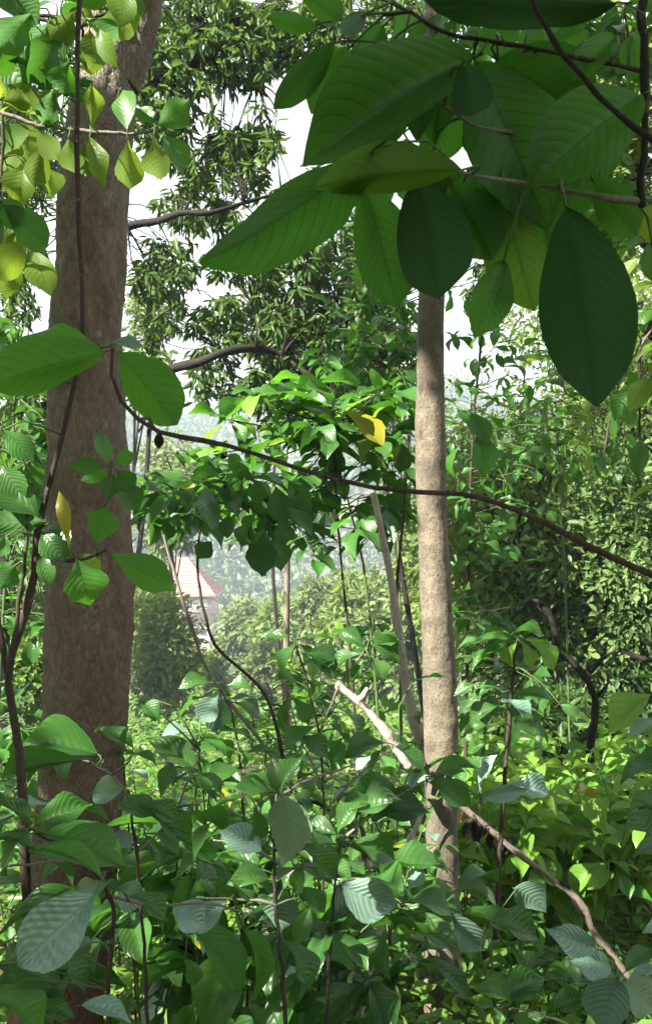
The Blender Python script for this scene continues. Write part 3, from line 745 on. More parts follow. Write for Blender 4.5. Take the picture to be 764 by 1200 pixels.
forest_tree('tall_tree', 'loose grey-green tree with sky showing through, left of the hanging big leaves', 480, 26, 350, 640, 90, 'pastel', 36, L=.2, nclump=34, per=60, tr=.007)
forest_tree('leafy_tree', 'loose light green tree top behind the hanging big leaves at upper right', 700, 9, -60, 340, 130, 'fine', 38, L=.15, nclump=80, per=45, clump=.45, bpx=1150)
forest_tree('leafy_tree', 'pale fine-leaved tree top in the sky gap right of the thick trunk', 330, 30, 270, 520, 70, 'pastel', 39, L=.24, nclump=40, per=60, tr=.004, bpx=337)
forest_tree('leafy_tree', 'pale tree edge beside the thick trunk, under the dark upper limb', 180, 26, 280, 470, 40, 'pastel', 40, L=.22, nclump=26, per=60, tr=.006, bpx=115)
forest_tree('leafy_tree', 'fine yellow-green tree top directly left of the pale trunk below the big leaves', 430, 17, 300, 560, 70, 'fine', 50, L=.17, nclump=60, per=60, tr=.006, bpx=508)
forest_tree('leafy_tree', 'green tree covering the left half of the pink house', 180, 40, 640, 800, 32, 'fine', 51, L=.3, nclump=60, per=60, tr=.008)
forest_tree('low_tree', 'dark low bush in the shade under the crooked dark branch', 640, 11.5, 790, 900, 110, 'mango', 37, L=.15, nclump=60, per=60, trunk=False)

def build_crooked():
    Y = 6.8
    t = thing('crooked_tree', 'dark crooked tree with a forked bare limb before the pale foliage at right', 'tree', G(690, Y))
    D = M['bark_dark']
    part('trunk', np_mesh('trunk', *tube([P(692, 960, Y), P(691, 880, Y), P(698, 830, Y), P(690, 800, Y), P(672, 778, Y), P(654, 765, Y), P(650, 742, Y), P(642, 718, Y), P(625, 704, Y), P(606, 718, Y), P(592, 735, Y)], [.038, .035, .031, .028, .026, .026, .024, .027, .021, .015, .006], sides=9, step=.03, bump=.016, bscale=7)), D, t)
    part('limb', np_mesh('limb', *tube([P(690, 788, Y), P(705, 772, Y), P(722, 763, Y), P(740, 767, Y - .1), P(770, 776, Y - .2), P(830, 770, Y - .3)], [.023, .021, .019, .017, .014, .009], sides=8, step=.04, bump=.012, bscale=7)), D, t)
    part('limb', np_mesh('limb', *tube([P(700, 815, Y), P(712, 800, Y), P(708, 780, Y + .2)], [.014, .010, .005], sides=6, step=.05)), D, t)
build_crooked()

# ------------------------------------------------------------------ slopes, valley and the house
forest_tree('round_bush', 'rounded bright green tree in front of the pink house, right of the thick trunk', 194, 27, 684, 850, 48, 'fine', 41, L=.2, nclump=75, per=130, clump=.5)
forest_tree('leafy_tree', 'pale leafy tree standing above the pink house, right of the thick trunk', 205, 38, 505, 660, 56, 'pastel', 42, L=.3, nclump=110, per=70, tr=.008)
forest_tree('leafy_tree', 'green tree behind the left edge of the thick trunk', 25, 24, 500, 860, 60, 'fine', 43, L=.24, nclump=160, per=70)
forest_tree('leafy_bush', 'bright yellow-green bush left of the thick trunk', 30, 14, 740, 870, 50, 'fine', 44, L=.2, nclump=70, per=60, trunk=False)
forest_tree('leafy_tree', 'bright green tree top at the left edge level with the bare vine', 10, 12, 500, 600, 60, 'fine', 48, L=.16, nclump=60, per=60)
spots = [(290, 62, 690, 800, 40), (335, 55, 680, 800, 45), (300, 70, 720, 810, 26), (375, 48, 660, 800, 40), (410, 40, 650, 820, 45), (450, 34, 660, 850, 45), (310, 42, 745, 840, 36), (250, 44, 748, 860, 22), (480, 30, 600, 840, 40), (360, 34, 760, 860, 40), (140, 52, 640, 800, 30), (540, 40, 560, 800, 60)]
names = ['pale tree on the sunlit far slope right of the pink house', 'pale green tree on the slope behind the thin grey palm trunk', 'small pale tree beside the lower wall of the pink house', 'pale tree on the slope between palm trunk and leaning grey stem',
         'leafy pale tree behind the leaning grey stem', 'green tree on the slope just left of the pale slender trunk', 'bright low tree under the palm trunk', 'bright low tree below the pink house', 'green tree half hidden by the pale slender trunk',
         'bright low tree right of the bottom of the palm trunk', 'pale tree behind the thick trunk, left of the house', 'pale tree behind the pale slender trunk on the right']
for i, ((px, Y, a, b, hw), lb) in enumerate(zip(spots, names)):
    forest_tree('slope_tree', lb, px, Y, a, b, hw, ('pastel', 'fine', 'pastel')[i % 3], 60 + i, L=.34 * Y / 50 + .08, nclump=60, per=60, clump=.42 * hw / F * Y, group='trees on the sunlit slope', tr=.01)

def build_palm():
    Y = 15.0
    t = thing('palm_tree', 'thin ringed grey palm trunk rising from the pale slope, its fronds behind dark leaves', 'tree', G(337, Y))
    V, Q, T = tube([P(337, 900, Y), P(336, 750, Y), P(337, 640, Y), P(337, 575, Y)], [.065, .056, .05, .045], sides=10, step=.05, bump=.004, bscale=9)
    part('trunk', np_mesh('trunk', V, Q, T), M['bark_grey'], t)
    for k in range(9):
        az = k * .7 + .2; L = .95; pts = []
        for i in range(6):
            u = i / 5; pts.append(P(337, 575, Y) + Vector((math.cos(az) * L * u, math.sin(az) * L * u, .55 * u - 1.1 * u * u)))
        pp, _ = catmull(pts, [1] * 6, .04)
        b, d, nr = [], [], []
        side = Vector((-math.sin(az), math.cos(az), 0))
        for i, q in enumerate(pp[4:]):
            tn = (pp[min(i + 5, len(pp) - 1)] - pp[i + 3]).normalized()
            for s in (-1, 1): b.append(tuple(q)); d.append(tuple(tn * .5 + side * s + Vector((0, 0, -.35)))); nr.append((0, 0, 1))
        b, d, nr = map(np.array, (b, d, nr)); u = np.linspace(0, 1, len(b)); Ln = .42 * np.sin(.25 + u * 2.6)
        f = part('frond', leaf_cloud('frond', b, d, nr, Ln, np.full(len(b), .035)), M['finecool'], t)
        s = np_mesh('rib', *tube(pts, [.014, .012, .01, .008, .006, .004], sides=4, step=.1)); s.transform(Matrix.Translation(-t.location)); part('rib', s, M['greenstem'], f, world=False)
build_palm()

def box(V, Q, x0, x1, y0, y1, z0, z1):
    o = len(V); V += [(x0, y0, z0), (x1, y0, z0), (x1, y1, z0), (x0, y1, z0), (x0, y0, z1), (x1, y0, z1), (x1, y1, z1), (x0, y1, z1)]
    Q += [tuple(o + i for i in f) for f in ((0, 3, 2, 1), (4, 5, 6, 7), (0, 1, 5, 4), (1, 2, 6, 5), (2, 3, 7, 6), (3, 0, 4, 7))]
def boxes(name, mat, parent, bs):
    V, Q = [], []
    for b in bs: box(V, Q, *b)
    return part(name, np_mesh(name, V, Q, smooth_shade=False), mat, parent)

def build_house():
    Y = 110.0
    def X(px): return (px - 382) / F * Y
    def Z(py): return CAM_Z + (600 - py) / F * Y
    wall = plain_mat('plaster_pink', (.52, .37, .37), .85, .08, 1.2); low = plain_mat('plaster_cream', (.46, .40, .35), .9, .12, 1.0)
    roofm = plain_mat('roof_tile', (.36, .18, .155), .8, .12, 2.5); white = plain_mat('window_frame_white', (.75, .74, .72), .6, .05)
    glass = plain_mat('window_glass', (.03, .035, .04), .15, .2, spec=.6); trim = plain_mat('fascia', (.55, .38, .34), .7, .1)
    t = thing('pink_house', 'pink house with faded red tiled hip roof and white framed windows, far off', 'house', (X(205), Y, float(gz(X(205), Y))))
    x0, x1, zf, ze, zb = X(172), X(247), Z(736), Z(697), float(gz(X(205), Y)) - 1
    dp = 8.0
    boxes('wall', wall, t, [(x0, x1, Y, Y + dp, zf, ze)])
    boxes('lower_wall', low, t, [(x0 + .4, x1 - .5, Y + .5, Y + dp - .3, zb, zf - .003)])
    boxes('column', low, t, [(x1 - .45, x1 - .1, Y + .08, Y + .42, zb, zf - .004)])
    boxes('floor_band', white, t, [(x0 - .1, x1 + .1, Y - .1, Y + dp + .1, zf - .15, zf + .12)])
    # hip roof: eaves overhang, ridge; tile courses laid as stepped strips
    ov = .75; ex0, ex1, ey0, ey1 = x0 - ov, x1 + ov, Y - ov, Y + dp + ov; zr = Z(655); xm0, xm1, ym = x0 + 3.3, x1 - 3.6, Y + dp / 2
    V = [(ex0, ey0, ze), (ex1, ey0, ze), (ex1, ey1, ze), (ex0, ey1, ze), (xm0, ym, zr), (xm1, ym, zr)]
    rf = part('roof', np_mesh('roof', V, [(0, 1, 5, 4), (2, 3, 4, 5)], [(1, 2, 5), (3, 0, 4), (0, 3, 2), (0, 2, 1)], smooth_shade=False), roofm, t)
    n = 14; tv, tq = [], []
    for k in range(n):
        u0, u1 = k / n, (k + 1) / n
        for (a, b, c, d) in ((V[0], V[1], V[5], V[4]), (V[1], V[2], V[5], V[5]), (V[3], V[0], V[4], V[4])):
            a, b, c, d = map(Vector, (a, b, c, d)); nn = (b - a).cross(d - a).normalized()
            p = [a.lerp(d, u0) + nn * .045, b.lerp(c, u0) + nn * .045, b.lerp(c, u1) + nn * .015, a.lerp(d, u1) + nn * .015, a.lerp(d, u0) + nn * .01, b.lerp(c, u0) + nn * .01]
            o = len(tv); tv += [tuple(q - t.location) for q in p]; tq += [(o, o + 1, o + 2, o + 3), (o + 4, o + 5, o + 1, o)]
    part('tile_course', np_mesh('tile_course', tv, tq, smooth_shade=False), roofm, rf, kind='stuff', world=False)
    boxes('fascia', trim, t, [(ex0, ex1, ey0 - .04, ey0 + .06, ze - .22, ze - .004), (ex1 - .06, ex1 + .04, ey0 + .07, ey1, ze - .22, ze - .004)])
    for i, a in enumerate((178, 186, 194, 203, 213, 222.5, 231, 239)):
        zc = Z(708); xw = X(a); hw, hh = .42, .62
        f = boxes('window', white, t, [(xw - hw, xw - hw + .08, Y - .07, Y - .004, zc - hh, zc + hh), (xw + hw - .08, xw + hw, Y - .07, Y - .004, zc - hh, zc + hh), (xw - hw + .08, xw + hw - .08, Y - .07, Y - .004, zc + hh - .08, zc + hh), (xw - hw + .08, xw + hw - .08, Y - .07, Y - .004, zc - hh, zc - hh + .08), (xw - .03, xw + .03, Y - .065, Y - .004, zc - hh + .08, zc + hh - .08)])
        V, Q = [], []; box(V, Q, xw - hw + .08, xw + hw - .08, Y - .03, Y - .006, zc - hh + .08, zc + hh - .08)
        g = np_mesh('pane', V, Q, smooth_shade=False); g.transform(Matrix.Translation(-t.location)); part('pane', g, glass if i < 6 else white, f, world=False)
build_house()

def build_far_forest():
    """the wooded hillside across the valley reads as one mass"""
    rng = np.random.default_rng(77); n = 1500
    y = rng.uniform(128, 372, n); x = rng.uniform(-1, 1, n) * (y * .44 + 12)
    z = gz(x, y); h = rng.uniform(3.5, 7.5, n); per = 100
    q = rng.normal(size=(n, per, 3)); q /= np.linalg.norm(q, axis=2, keepdims=True); q[..., 2] = np.abs(q[..., 2]) * 1.0 - .25
    lump = 1 + .22 * np.sin(q[..., 0] * 5 + rng.uniform(0, 6, (n, 1))) * np.cos(q[..., 2] * 6 + rng.uniform(0, 6, (n, 1)))
    base = np.stack([x, y, z + h * .35], 1)[:, None, :] + q * (h[:, None, None] * np.array([.62, .62, .85])) * lump[..., None]
    d = (q + rng.normal(size=q.shape) * .6).reshape(-1, 3); base = base.reshape(-1, 3)
    L = np.repeat(h * .24, per) * rng.uniform(.6, 1.3, n * per)
    r = np.clip(np.repeat(rng.random(n), per) * .75 + rng.random(n * per) * .25, 0, 1)
    me = leaf_cloud('far_forest', base, d, q.reshape(-1, 3) + .4, L, L * .75, r)
    o = part('far_forest', me, M['forest'], None, kind='stuff'); o['label'] = 'hazy wooded hillside across the valley'
    return float(base[:, 2].max()) + 3
FOREST_TOP = build_far_forest()

def build_herbs():
    """low ground cover that nobody could count"""
    rng = np.random.default_rng(99)
    B, D, L = [], [], []
    for y0, y1, n, s, hh in ((2.6, 6, 9000, .10, .35), (6, 12, 16000, .12, .5), (12, 26, 16000, .17, .6), (26, 70, 14000, .38, .9)):
        y = rng.uniform(y0, y1, n); x = rng.uniform(-1, 1, n) * (y * .46 + .5)
        pz = .5 + .5 * np.sin(x * 2.1 + 1.3 * np.sin(y * 1.7)) * np.cos(y * 1.3)
        B.append(np.stack([x, y, gz(x, y) + rng.random(n) ** 1.6 * hh * (.35 + pz)], 1)); L.append(s * rng.uniform(.5, 1.3, n))
        D.append(np.stack([rng.normal(size=n), rng.normal(size=n), rng.uniform(-.5, .5, n)], 1))
    B, D, L = np.concatenate(B), np.concatenate(D), np.concatenate(L)
    nr = np.array([0, 0, 1.0]) + rng.normal(size=B.shape) * .5
    o = part('ground_cover', leaf_cloud('ground_cover', B, D, nr, L, L * .5), M['herb'], None, kind='stuff'); o['label'] = 'low green ground cover on the sloping forest floor'
    n = 4000; y = rng.uniform(1.5, 9, n); x = rng.uniform(-1, 1, n) * (y * .46 + .5)
    b = np.stack([x, y, gz(x, y) + .015], 1); d = np.stack([rng.normal(size=n), rng.normal(size=n), rng.uniform(-.1, .1, n)], 1)
    o = part('leaf_litter', leaf_cloud('leaf_litter', b, d, np.array([0, 0, 1.0]) + rng.normal(size=b.shape) * .2, rng.uniform(.06, .14, n), rng.uniform(.03, .06, n)), plain_mat('litter', (.13, .085, .045), .9, .5, 2), None, kind='stuff')
    o['label'] = 'brown leaf litter on the ground'
build_herbs()
# ------------------------------------------------------------------ saplings and shrubs of the middle ground
def plant(name, label, cat, base, group=None): return thing(name, label, cat, base, group)
def path(Y, pts, y2=None):
    n = len(pts); return [P(a, b, Y if y2 is None else Y + (y2 - Y) * i / (n - 1)) for i, (a, b) in enumerate(pts)]

# shrub with pale translucent whorls left of the pale trunk
Y = 5.45
t = plant('tall_shrub', 'tall shrub with whorls of bright leaves on a dark stem, left of the pale trunk', 'shrub', G(420, Y))
stem(t, path(Y, [(424, 1010), (418, 880), (410, 760), (400, 660), (393, 560), (393, 480)]), .011, .006, 'bark_twig', 5)
for a, b, n, L in ((393, 478, 8, 74), (440, 462, 6, 60), (340, 470, 6, 56), (300, 462, 6, 44), (268, 492, 6, 48), (330, 508, 6, 52), (375, 520, 5, 54), (452, 510, 5, 52), (470, 470, 5, 46), (312, 540, 5, 46), (425, 545, 5, 44), (365, 448, 5, 46), (262, 530, 5, 44), (410, 500, 5, 54), (355, 560, 5, 42)):
    c = P(a, b, Y + R.uniform(-.3, .3)); whorl(t, c, n, 1.1 * L / F * Y, .42, ('mid', 'fresh', 'fresh', 'lit'), 'ob', (-.75, .4))
    if a != 393: stem(t, [P(393, 495, Y), (P(393, 495, Y) + c) * .5 - Vector((0, 0, .04)), c], .006, .004, 'bark_twig', 1, 5)
for a in ((440, 540, 436, 552, 24), (470, 515, 470, 558, 30), (432, 525, 440, 550, 22), (400, 580, 383, 600, 12), (398, 640, 372, 660, 13), (405, 600, 425, 610, 12)): pl(t, *a, Y, 'dark', 'ov')

# leaning double-stemmed sapling with dark hanging leaves
Y = 4.2
t = plant('leaning_sapling', 'thin leaning two-stemmed sapling with dark hanging leaves in front of the pink house', 'sapling', G(345, Y))
stem(t, path(Y, [(360, 960), (335, 905), (318, 885), (290, 848), (258, 808), (240, 780), (225, 735), (210, 690), (200, 655), (190, 620), (178, 570)]), .011, .006, 'twig_pale', 6)
stem(t, path(Y + .05, [(336, 906), (326, 860), (316, 826), (300, 800), (272, 775), (252, 756), (241, 725), (234, 690), (231, 650), (238, 600), (240, 570)]), .010, .005, 'bark_twig', 6)
for a, b, n, L in ((178, 565, 5, 42), (205, 575, 5, 44), (240, 565, 6, 52), (262, 560, 6, 52), (225, 600, 4, 40), (190, 600, 4, 38), (285, 560, 5, 48), (165, 555, 5, 40), (255, 585, 4, 44)):
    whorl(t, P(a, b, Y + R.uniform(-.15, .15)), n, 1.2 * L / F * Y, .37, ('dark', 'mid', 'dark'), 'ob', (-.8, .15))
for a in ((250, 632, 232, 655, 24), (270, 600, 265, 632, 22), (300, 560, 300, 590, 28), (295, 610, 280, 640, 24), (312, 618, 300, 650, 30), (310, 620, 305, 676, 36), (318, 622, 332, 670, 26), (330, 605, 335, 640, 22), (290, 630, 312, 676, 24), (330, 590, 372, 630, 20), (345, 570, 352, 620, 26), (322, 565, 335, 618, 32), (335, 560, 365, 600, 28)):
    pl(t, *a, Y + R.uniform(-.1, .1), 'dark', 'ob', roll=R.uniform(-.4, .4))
stem(t, path(Y, [(255, 590), (285, 590), (310, 605), (330, 598), (350, 575)]), .006, .004, 'bark_twig', 2)

# leaf cluster on the vine, left
Y = 1.85
t = plant('climbing_vine', 'dark bare vine climbing up the left side with a few green and yellow leaves', 'vine', G(8, Y))
stem(t, path(Y, [(32, 1100), (30, 960), (22, 880), (10, 800), (14, 770), (30, 715), (42, 665), (46, 620), (58, 570), (74, 510), (88, 450), (96, 390), (95, 320), (92, 220), (92, 120), (93, 20), (94, -120)]), .0085, .0035, 'bark_twig', 12, 8, bump=.001)
stem(t, path(Y + .03, [(10, 790), (2, 745), (-8, 690), (-20, 560)]), .007, .004, 'bark_twig', 3)
stem(t, path(Y - .02, [(14, 775), (22, 710), (30, 660), (33, 600)]), .005, .003, 'bark_twig', 2)
stem(t, path(Y, [(46, 640), (70, 655), (90, 656), (112, 650), (125, 645)]), .005, .003, 'bark_twig', 2)
for a, mt in (((112, 642, 126, 592, 38), 'fresh'), ((82, 645, 70, 574, 15), 'yellow'), ((86, 656, 55, 610, 32), 'dark'), ((88, 650, 110, 711, 50), 'fresh'), ((122, 645, 210, 692, 44), 'mid'), ((118, 650, 100, 668, 28), 'lime'), ((55, 612, -22, 560, 46), 'dark'), ((62, 612, -18, 612, 34), 'dark'), ((50, 640, 60, 690, 24), 'dark'), ((20, 660, 0, 690, 30), 'dark'), ((46, 620, 75, 660, 30), 'dark'),
               ((128, 548, 114, 504, 24), 'mid'), ((126, 546, 82, 545, 20), 'mid'), ((130, 552, 95, 562, 18), 'fresh'), ((132, 552, 128, 585, 26), 'dark'), ((135, 548, 160, 575, 26), 'dark'), ((134, 545, 158, 530, 22), 'mid'), ((138, 560, 165, 600, 28), 'dark'), ((10, 430, -30, 380, 40), 'dark'), ((0, 500, 40, 540, 30), 'mid'), ((0, 540, 30, 590, 34), 'dark'), ((8, 625, -4, 655, 22), 'mid')):
    pl(t, *a, Y + R.uniform(-.05, .05), mt, 'ob', roll=R.uniform(-.35, .35))
stem(t, path(Y, [(112, 620), (126, 580), (130, 548), (132, 540)]), .004, .003, 'greenstem', 1)

# yellow-green branch at the upper left
Y = 2.1
t = plant('leafy_branch', 'branch of yellow-green and green oval leaves crossing the top of the thick trunk', 'branch', P(-60, 120, Y))
stem(t, path(Y, [(-60, 118), (0, 131), (40, 145), (90, 153), (150, 157), (182, 153)]), .006, .003, 'twig_pale', 4)
stem(t, path(Y + .05, [(-60, 20), (0, 24), (45, 22), (85, 35), (110, 22), (150, 5)]), .006, .003, 'bark_twig', 4)
stem(t, path(Y + .1, [(-60, 60), (0, 30), (45, 18), (95, 30), (92, 85), (90, 150)]), .005, .003, 'bark_twig', 4)
stem(t, path(Y, [(2, 132), (4, 180), (0, 235), (10, 280)]), .004, .003, 'bark_twig', 2)
LF = '''150 157 144 102 30 fresh|150 158 155 228 34 lime|181 150 224 118 34 fresh|180 150 163 122 24 fresh|181 155 186 216 32 lime|188 153 217 202 32 fresh|106 152 110 97 20 lime|104 158 124 217 24 lime|97 163 104 212 22 olive
105 30 110 86 34 lime|108 22 172 22 40 lime|100 22 142 46 22 fresh|88 30 30 95 36 mid|64 18 14 78 42 mid|44 8 -10 66 44 fresh|82 68 72 112 36 fresh|62 148 12 100 34 lime|72 145 36 110 32 lime|54 160 40 226 30 lime|80 158 88 205 30 lime|30 188 18 240 34 lime
36 276 -4 330 40 lime|36 284 58 346 32 lime|70 2 132 -16 34 fresh|20 30 -10 90 40 fresh|0 140 30 175 34 olive|20 150 5 205 32 lime|60 60 90 120 28 mid|40 145 70 190 28 lime|6 190 34 232 28 lime|120 -6 165 8 30 lime|80 -10 110 30 30 lime|10 -10 50 30 40 mid|64 100 50 150 30 fresh|0 60 40 120 36 mid|-10 300 20 270 30 lime|90 10 60 50 30 lime|115 30 135 76 26 lime|150 -20 140 30 30 lime|40 60 62 110 30 fresh|0 120 40 118 30 lime'''
for e in LF.replace('\n', '|').split('|'):
    p = e.split(); a = [float(v) for v in p[:5]]
    pl(t, *a, Y + R.uniform(-.07, .07), p[5], 'ob', roll=R.uniform(-.5, .5))
for k in range(44):
    a = R.uniform(0, 6.28); px, py = R.choice(((-8, 0), (0, 40), (50, 10), (20, 80), (75, 60), (10, 130), (45, 130), (10, 180), (60, 180), (130, 0), (20, 300), (-5, 250), (60, 100)))
    px += R.uniform(-14, 14); py += R.uniform(-14, 14); l = R.uniform(34, 60)
    pl(t, px, py, px + l * math.cos(a), py + l * (abs(math.sin(a)) * .9 + .1), l * .5, Y + R.uniform(.0, .3), R.choice(('lime', 'fresh', 'mid', 'lime', 'dark')), 'ob')
t = plant('leafy_branch', 'dark green leaf spray at the left edge below the yellow-green branch', 'branch', P(-60, 260, 1.5))
stem(t, path(1.5, [(-60, 240), (-20, 236), (4, 238)]), .004, .002, 'bark_twig', 1)
for a in ((2, 238, 58, 292, 40), (-10, 236, 30, 262, 34), (0, 250, -30, 300, 40)): pl(t, *a, 1.5, 'mid', 'near', roll=.2)

# pair of leaves on the long bare twig
Y = 1.15
t = plant('long_twig', 'long thin dark twig slanting down rightwards, two large leaves at its upper end', 'branch', P(764, 675, .95))
pts = [(132, 408), (131, 440), (141, 470), (163, 492), (187, 506), (240, 516), (290, 529), (340, 545), (392, 561), (438, 571), (490, 577), (540, 579), (570, 585), (600, 596), (640, 614), (684, 637), (730, 659), (800, 690)]
stem(t, path(Y, pts, .95), .0022, .0036, 'bark_twig', 9, 8, bump=.0004)
pl(t, 131, 410, -22, 452, 62, Y, 'fresh', 'near', dY=-.03, roll=-.35); pl(t, 132, 408, 212, 500, 66, Y, 'fresh', 'near', dY=.0, roll=.25); pl(t, 120, 408, 2, 415, 34, Y + .03, 'fresh', 'near', roll=.8)
pl(t, 128, 402, 168, 404, 14, Y, 'sheen', 'ob'); pl(t, 186, 503, 186, 528, 12, Y, 'dead', 'ov'); pl(t, 182, 498, 172, 512, 9, Y, 'dead', 'ov')

# branch of very large leaves hanging in the upper right
Y = .92
t = plant('big_leaf_branch', 'near branch hung with very large dark green leaves in the upper right', 'branch', P(756, -80, Y))
stem(t, path(Y, [(756, -120), (752, 0), (756, 80), (752, 170), (750, 245)]), .0052, .0040, 'bark_dark', 4, 8, bump=.0006)
stem(t, path(Y, [(748, 237), (700, 230), (655, 222), (610, 213), (565, 207), (535, 200)]), .0034, .002, 'twig_pale', 5, 8)
stem(t, path(Y + .03, [(756, 158), (700, 157), (650, 155), (605, 156), (560, 148), (520, 125), (482, 100)]), .0028, .0018, 'twig_pale', 5, 8)
stem(t, path(Y - .11, [(600, -40), (628, 8), (655, 58), (690, 98), (730, 140), (790, 180)]), .0022, .0028, 'bark_dark', 4, 8)
stem(t, path(Y + .04, [(480, 14), (512, 36), (570, 48), (632, 58), (664, 65), (750, 82)]), .002, .0026, 'bark_twig', 4, 8)
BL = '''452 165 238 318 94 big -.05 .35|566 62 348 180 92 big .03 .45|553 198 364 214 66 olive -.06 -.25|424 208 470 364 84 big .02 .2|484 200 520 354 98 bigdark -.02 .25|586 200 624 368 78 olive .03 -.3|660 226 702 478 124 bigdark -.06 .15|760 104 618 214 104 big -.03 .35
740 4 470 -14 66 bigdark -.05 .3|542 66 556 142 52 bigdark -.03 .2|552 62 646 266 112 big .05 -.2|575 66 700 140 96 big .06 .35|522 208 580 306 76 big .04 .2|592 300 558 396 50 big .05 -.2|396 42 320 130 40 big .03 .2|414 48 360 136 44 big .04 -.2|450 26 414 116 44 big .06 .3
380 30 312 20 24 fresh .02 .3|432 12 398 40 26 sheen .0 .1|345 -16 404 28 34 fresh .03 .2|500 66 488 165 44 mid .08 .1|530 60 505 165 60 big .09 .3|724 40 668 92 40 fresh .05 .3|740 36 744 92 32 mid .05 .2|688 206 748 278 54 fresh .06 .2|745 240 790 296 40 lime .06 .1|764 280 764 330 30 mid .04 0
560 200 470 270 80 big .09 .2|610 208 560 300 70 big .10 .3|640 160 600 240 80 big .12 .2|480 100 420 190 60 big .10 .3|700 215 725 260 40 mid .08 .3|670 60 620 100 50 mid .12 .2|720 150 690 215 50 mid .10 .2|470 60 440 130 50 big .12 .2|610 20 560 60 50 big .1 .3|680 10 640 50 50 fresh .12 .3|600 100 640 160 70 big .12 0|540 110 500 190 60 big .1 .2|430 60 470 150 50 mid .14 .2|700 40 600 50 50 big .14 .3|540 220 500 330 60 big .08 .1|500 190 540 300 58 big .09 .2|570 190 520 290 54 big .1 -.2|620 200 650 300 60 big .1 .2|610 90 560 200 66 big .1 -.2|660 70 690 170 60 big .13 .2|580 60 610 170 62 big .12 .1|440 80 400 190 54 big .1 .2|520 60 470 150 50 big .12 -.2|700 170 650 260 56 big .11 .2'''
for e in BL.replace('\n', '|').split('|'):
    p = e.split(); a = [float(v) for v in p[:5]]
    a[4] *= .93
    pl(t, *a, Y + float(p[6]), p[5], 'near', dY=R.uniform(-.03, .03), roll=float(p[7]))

# small-leaved branch at the right edge
Y = 2.5
t = plant('leafy_branch', 'drooping branch of light green leaves at the right edge below the big leaves', 'branch', P(830, 330, Y))
stem(t, path(Y, [(830, 340), (780, 360), (752, 400), (748, 450), (750, 515)]), .006, .003, 'bark_twig', 3)
stem(t, path(Y, [(780, 360), (740, 420), (722, 460), (705, 540)]), .005, .002, 'twig_pale', 3)
for a, mt in (((752, 512, 746, 562, 26), 'mid'), ((775, 566, 732, 588, 18), 'lime'), ((728, 468, 716, 520, 26), 'mid'), ((742, 450, 715, 492, 24), 'mid'), ((696, 460, 684, 486, 18), 'lime'), ((770, 400, 740, 420, 22), 'lime'), ((760, 360, 720, 392, 24), 'mid'), ((756, 420, 764, 470, 24), 'lime'), ((730, 430, 752, 470, 22), 'mid'), ((700, 440, 735, 420, 14), 'fresh'), ((764, 440, 735, 480, 24), 'lime'), ((750, 395, 770, 350, 24), 'fresh'), ((764, 500, 780, 550, 26), 'mid'), ((735, 390, 700, 470, 20), 'mid'), ((770, 330, 730, 350, 26), 'lime'), ((750, 300, 720, 330, 24), 'lime'), ((730, 470, 738, 500, 18), 'fresh')):
    pl(t, *a, Y + R.uniform(-.1, .1), mt, 'ov')

# round-leaved sapling behind the pale trunk
Y = 6.0
t = plant('round_leaved_sapling', 'upright sapling with small rounded dark leaves just right of the pale trunk', 'sapling', G(545, Y))
stem(t, path(Y, [(545, 900), (548, 750), (550, 600), (556, 480), (566, 380), (575, 330)]), .014, .006, 'bark_twig', 4)
for i in range(210):
    u = R.random(); py = 340 + 320 * u; px = 545 + R.gauss(10, 34) + (30 if u > .3 else 0) * R.random()
    a = R.uniform(0, 6.28); l = R.uniform(15, 27)
    if 524 < px < 640: pl(t, px, py, px + l * math.cos(a), py + l * abs(math.sin(a)) * R.choice((1, 1, -.4)), l * .62, Y + R.uniform(-.5, .5), R.choice(('dark', 'mid', 'mid')), 'ov')
for k in range(14):
    a = R.uniform(0, 6.28); b = P(552, R.uniform(370, 640), Y); stem(t, [b, b + Vector((.12, R.uniform(-.2, .2), .03)) , b + Vector((R.uniform(-.1, .45), R.uniform(-.4, .4), .05))], .004, .002, 'bark_twig', 0, 4)
for a in ((560, 468, 588, 470, 18), (530, 470, 560, 520, 28), (545, 480, 575, 520, 30), (560, 480, 590, 500, 26), (540, 520, 524, 560, 24), (560, 500, 570, 560, 28)): pl(t, *a, 5, 'fresh', 'ob')

# bare stems and dead wood
Y = 4.4
t = plant('bare_stem', 'bare grey leaning stem, pale and sunlit at its foot, left of the pale trunk', 'stem', G(505, Y))
stem(t, path(Y, [(508, 1000), (503, 930), (498, 885), (484, 840), (474, 790), (466, 740), (460, 690), (449, 635), (437, 578)]), .031, .017, 'bark_pale', 5, 10, bump=.003)
stem(t, path(Y, [(463, 715), (467, 660), (472, 610), (475, 560)]), .009, .006, 'bark_twig', 2)
t = plant('broken_branch', 'short broken pale branch leaning in the sun left of the bare grey stem', 'dead branch', G(470, 3.6))
stem(t, path(3.6, [(480, 900), (456, 864), (436, 838), (415, 818), (394, 802)]), .02, .015, 'bark_pale', 2, 9, bump=.004)
stem(t, path(3.57, [(420, 820), (428, 812), (430, 806)]), .016, .008, 'bark_pale', 0, 6)
t = plant('dry_stick', 'thin dry tan stick leaning across the foot of the pale trunk', 'stick', G(424, 3.3))
stem(t, path(3.3, [(414, 1230), (427, 1165), (438, 1115), (455, 1060), (472, 1005), (499, 944)]), .0135, .0085, 'bark_pale', 4, 8, bump=.001)
t = plant('dry_stick', 'short grey dry stem beside the leaning tan stick', 'stick', G(450, 4.6))
stem(t, path(4.6, [(462, 1230), (460, 1130), (452, 1060), (420, 960)]), .022, .012, 'bark_grey', 3, 8)
t = plant('fallen_branch', 'fallen brown branch sloping down from the pale trunk with dead leaves hanging on it', 'dead branch', G(720, 3.6))
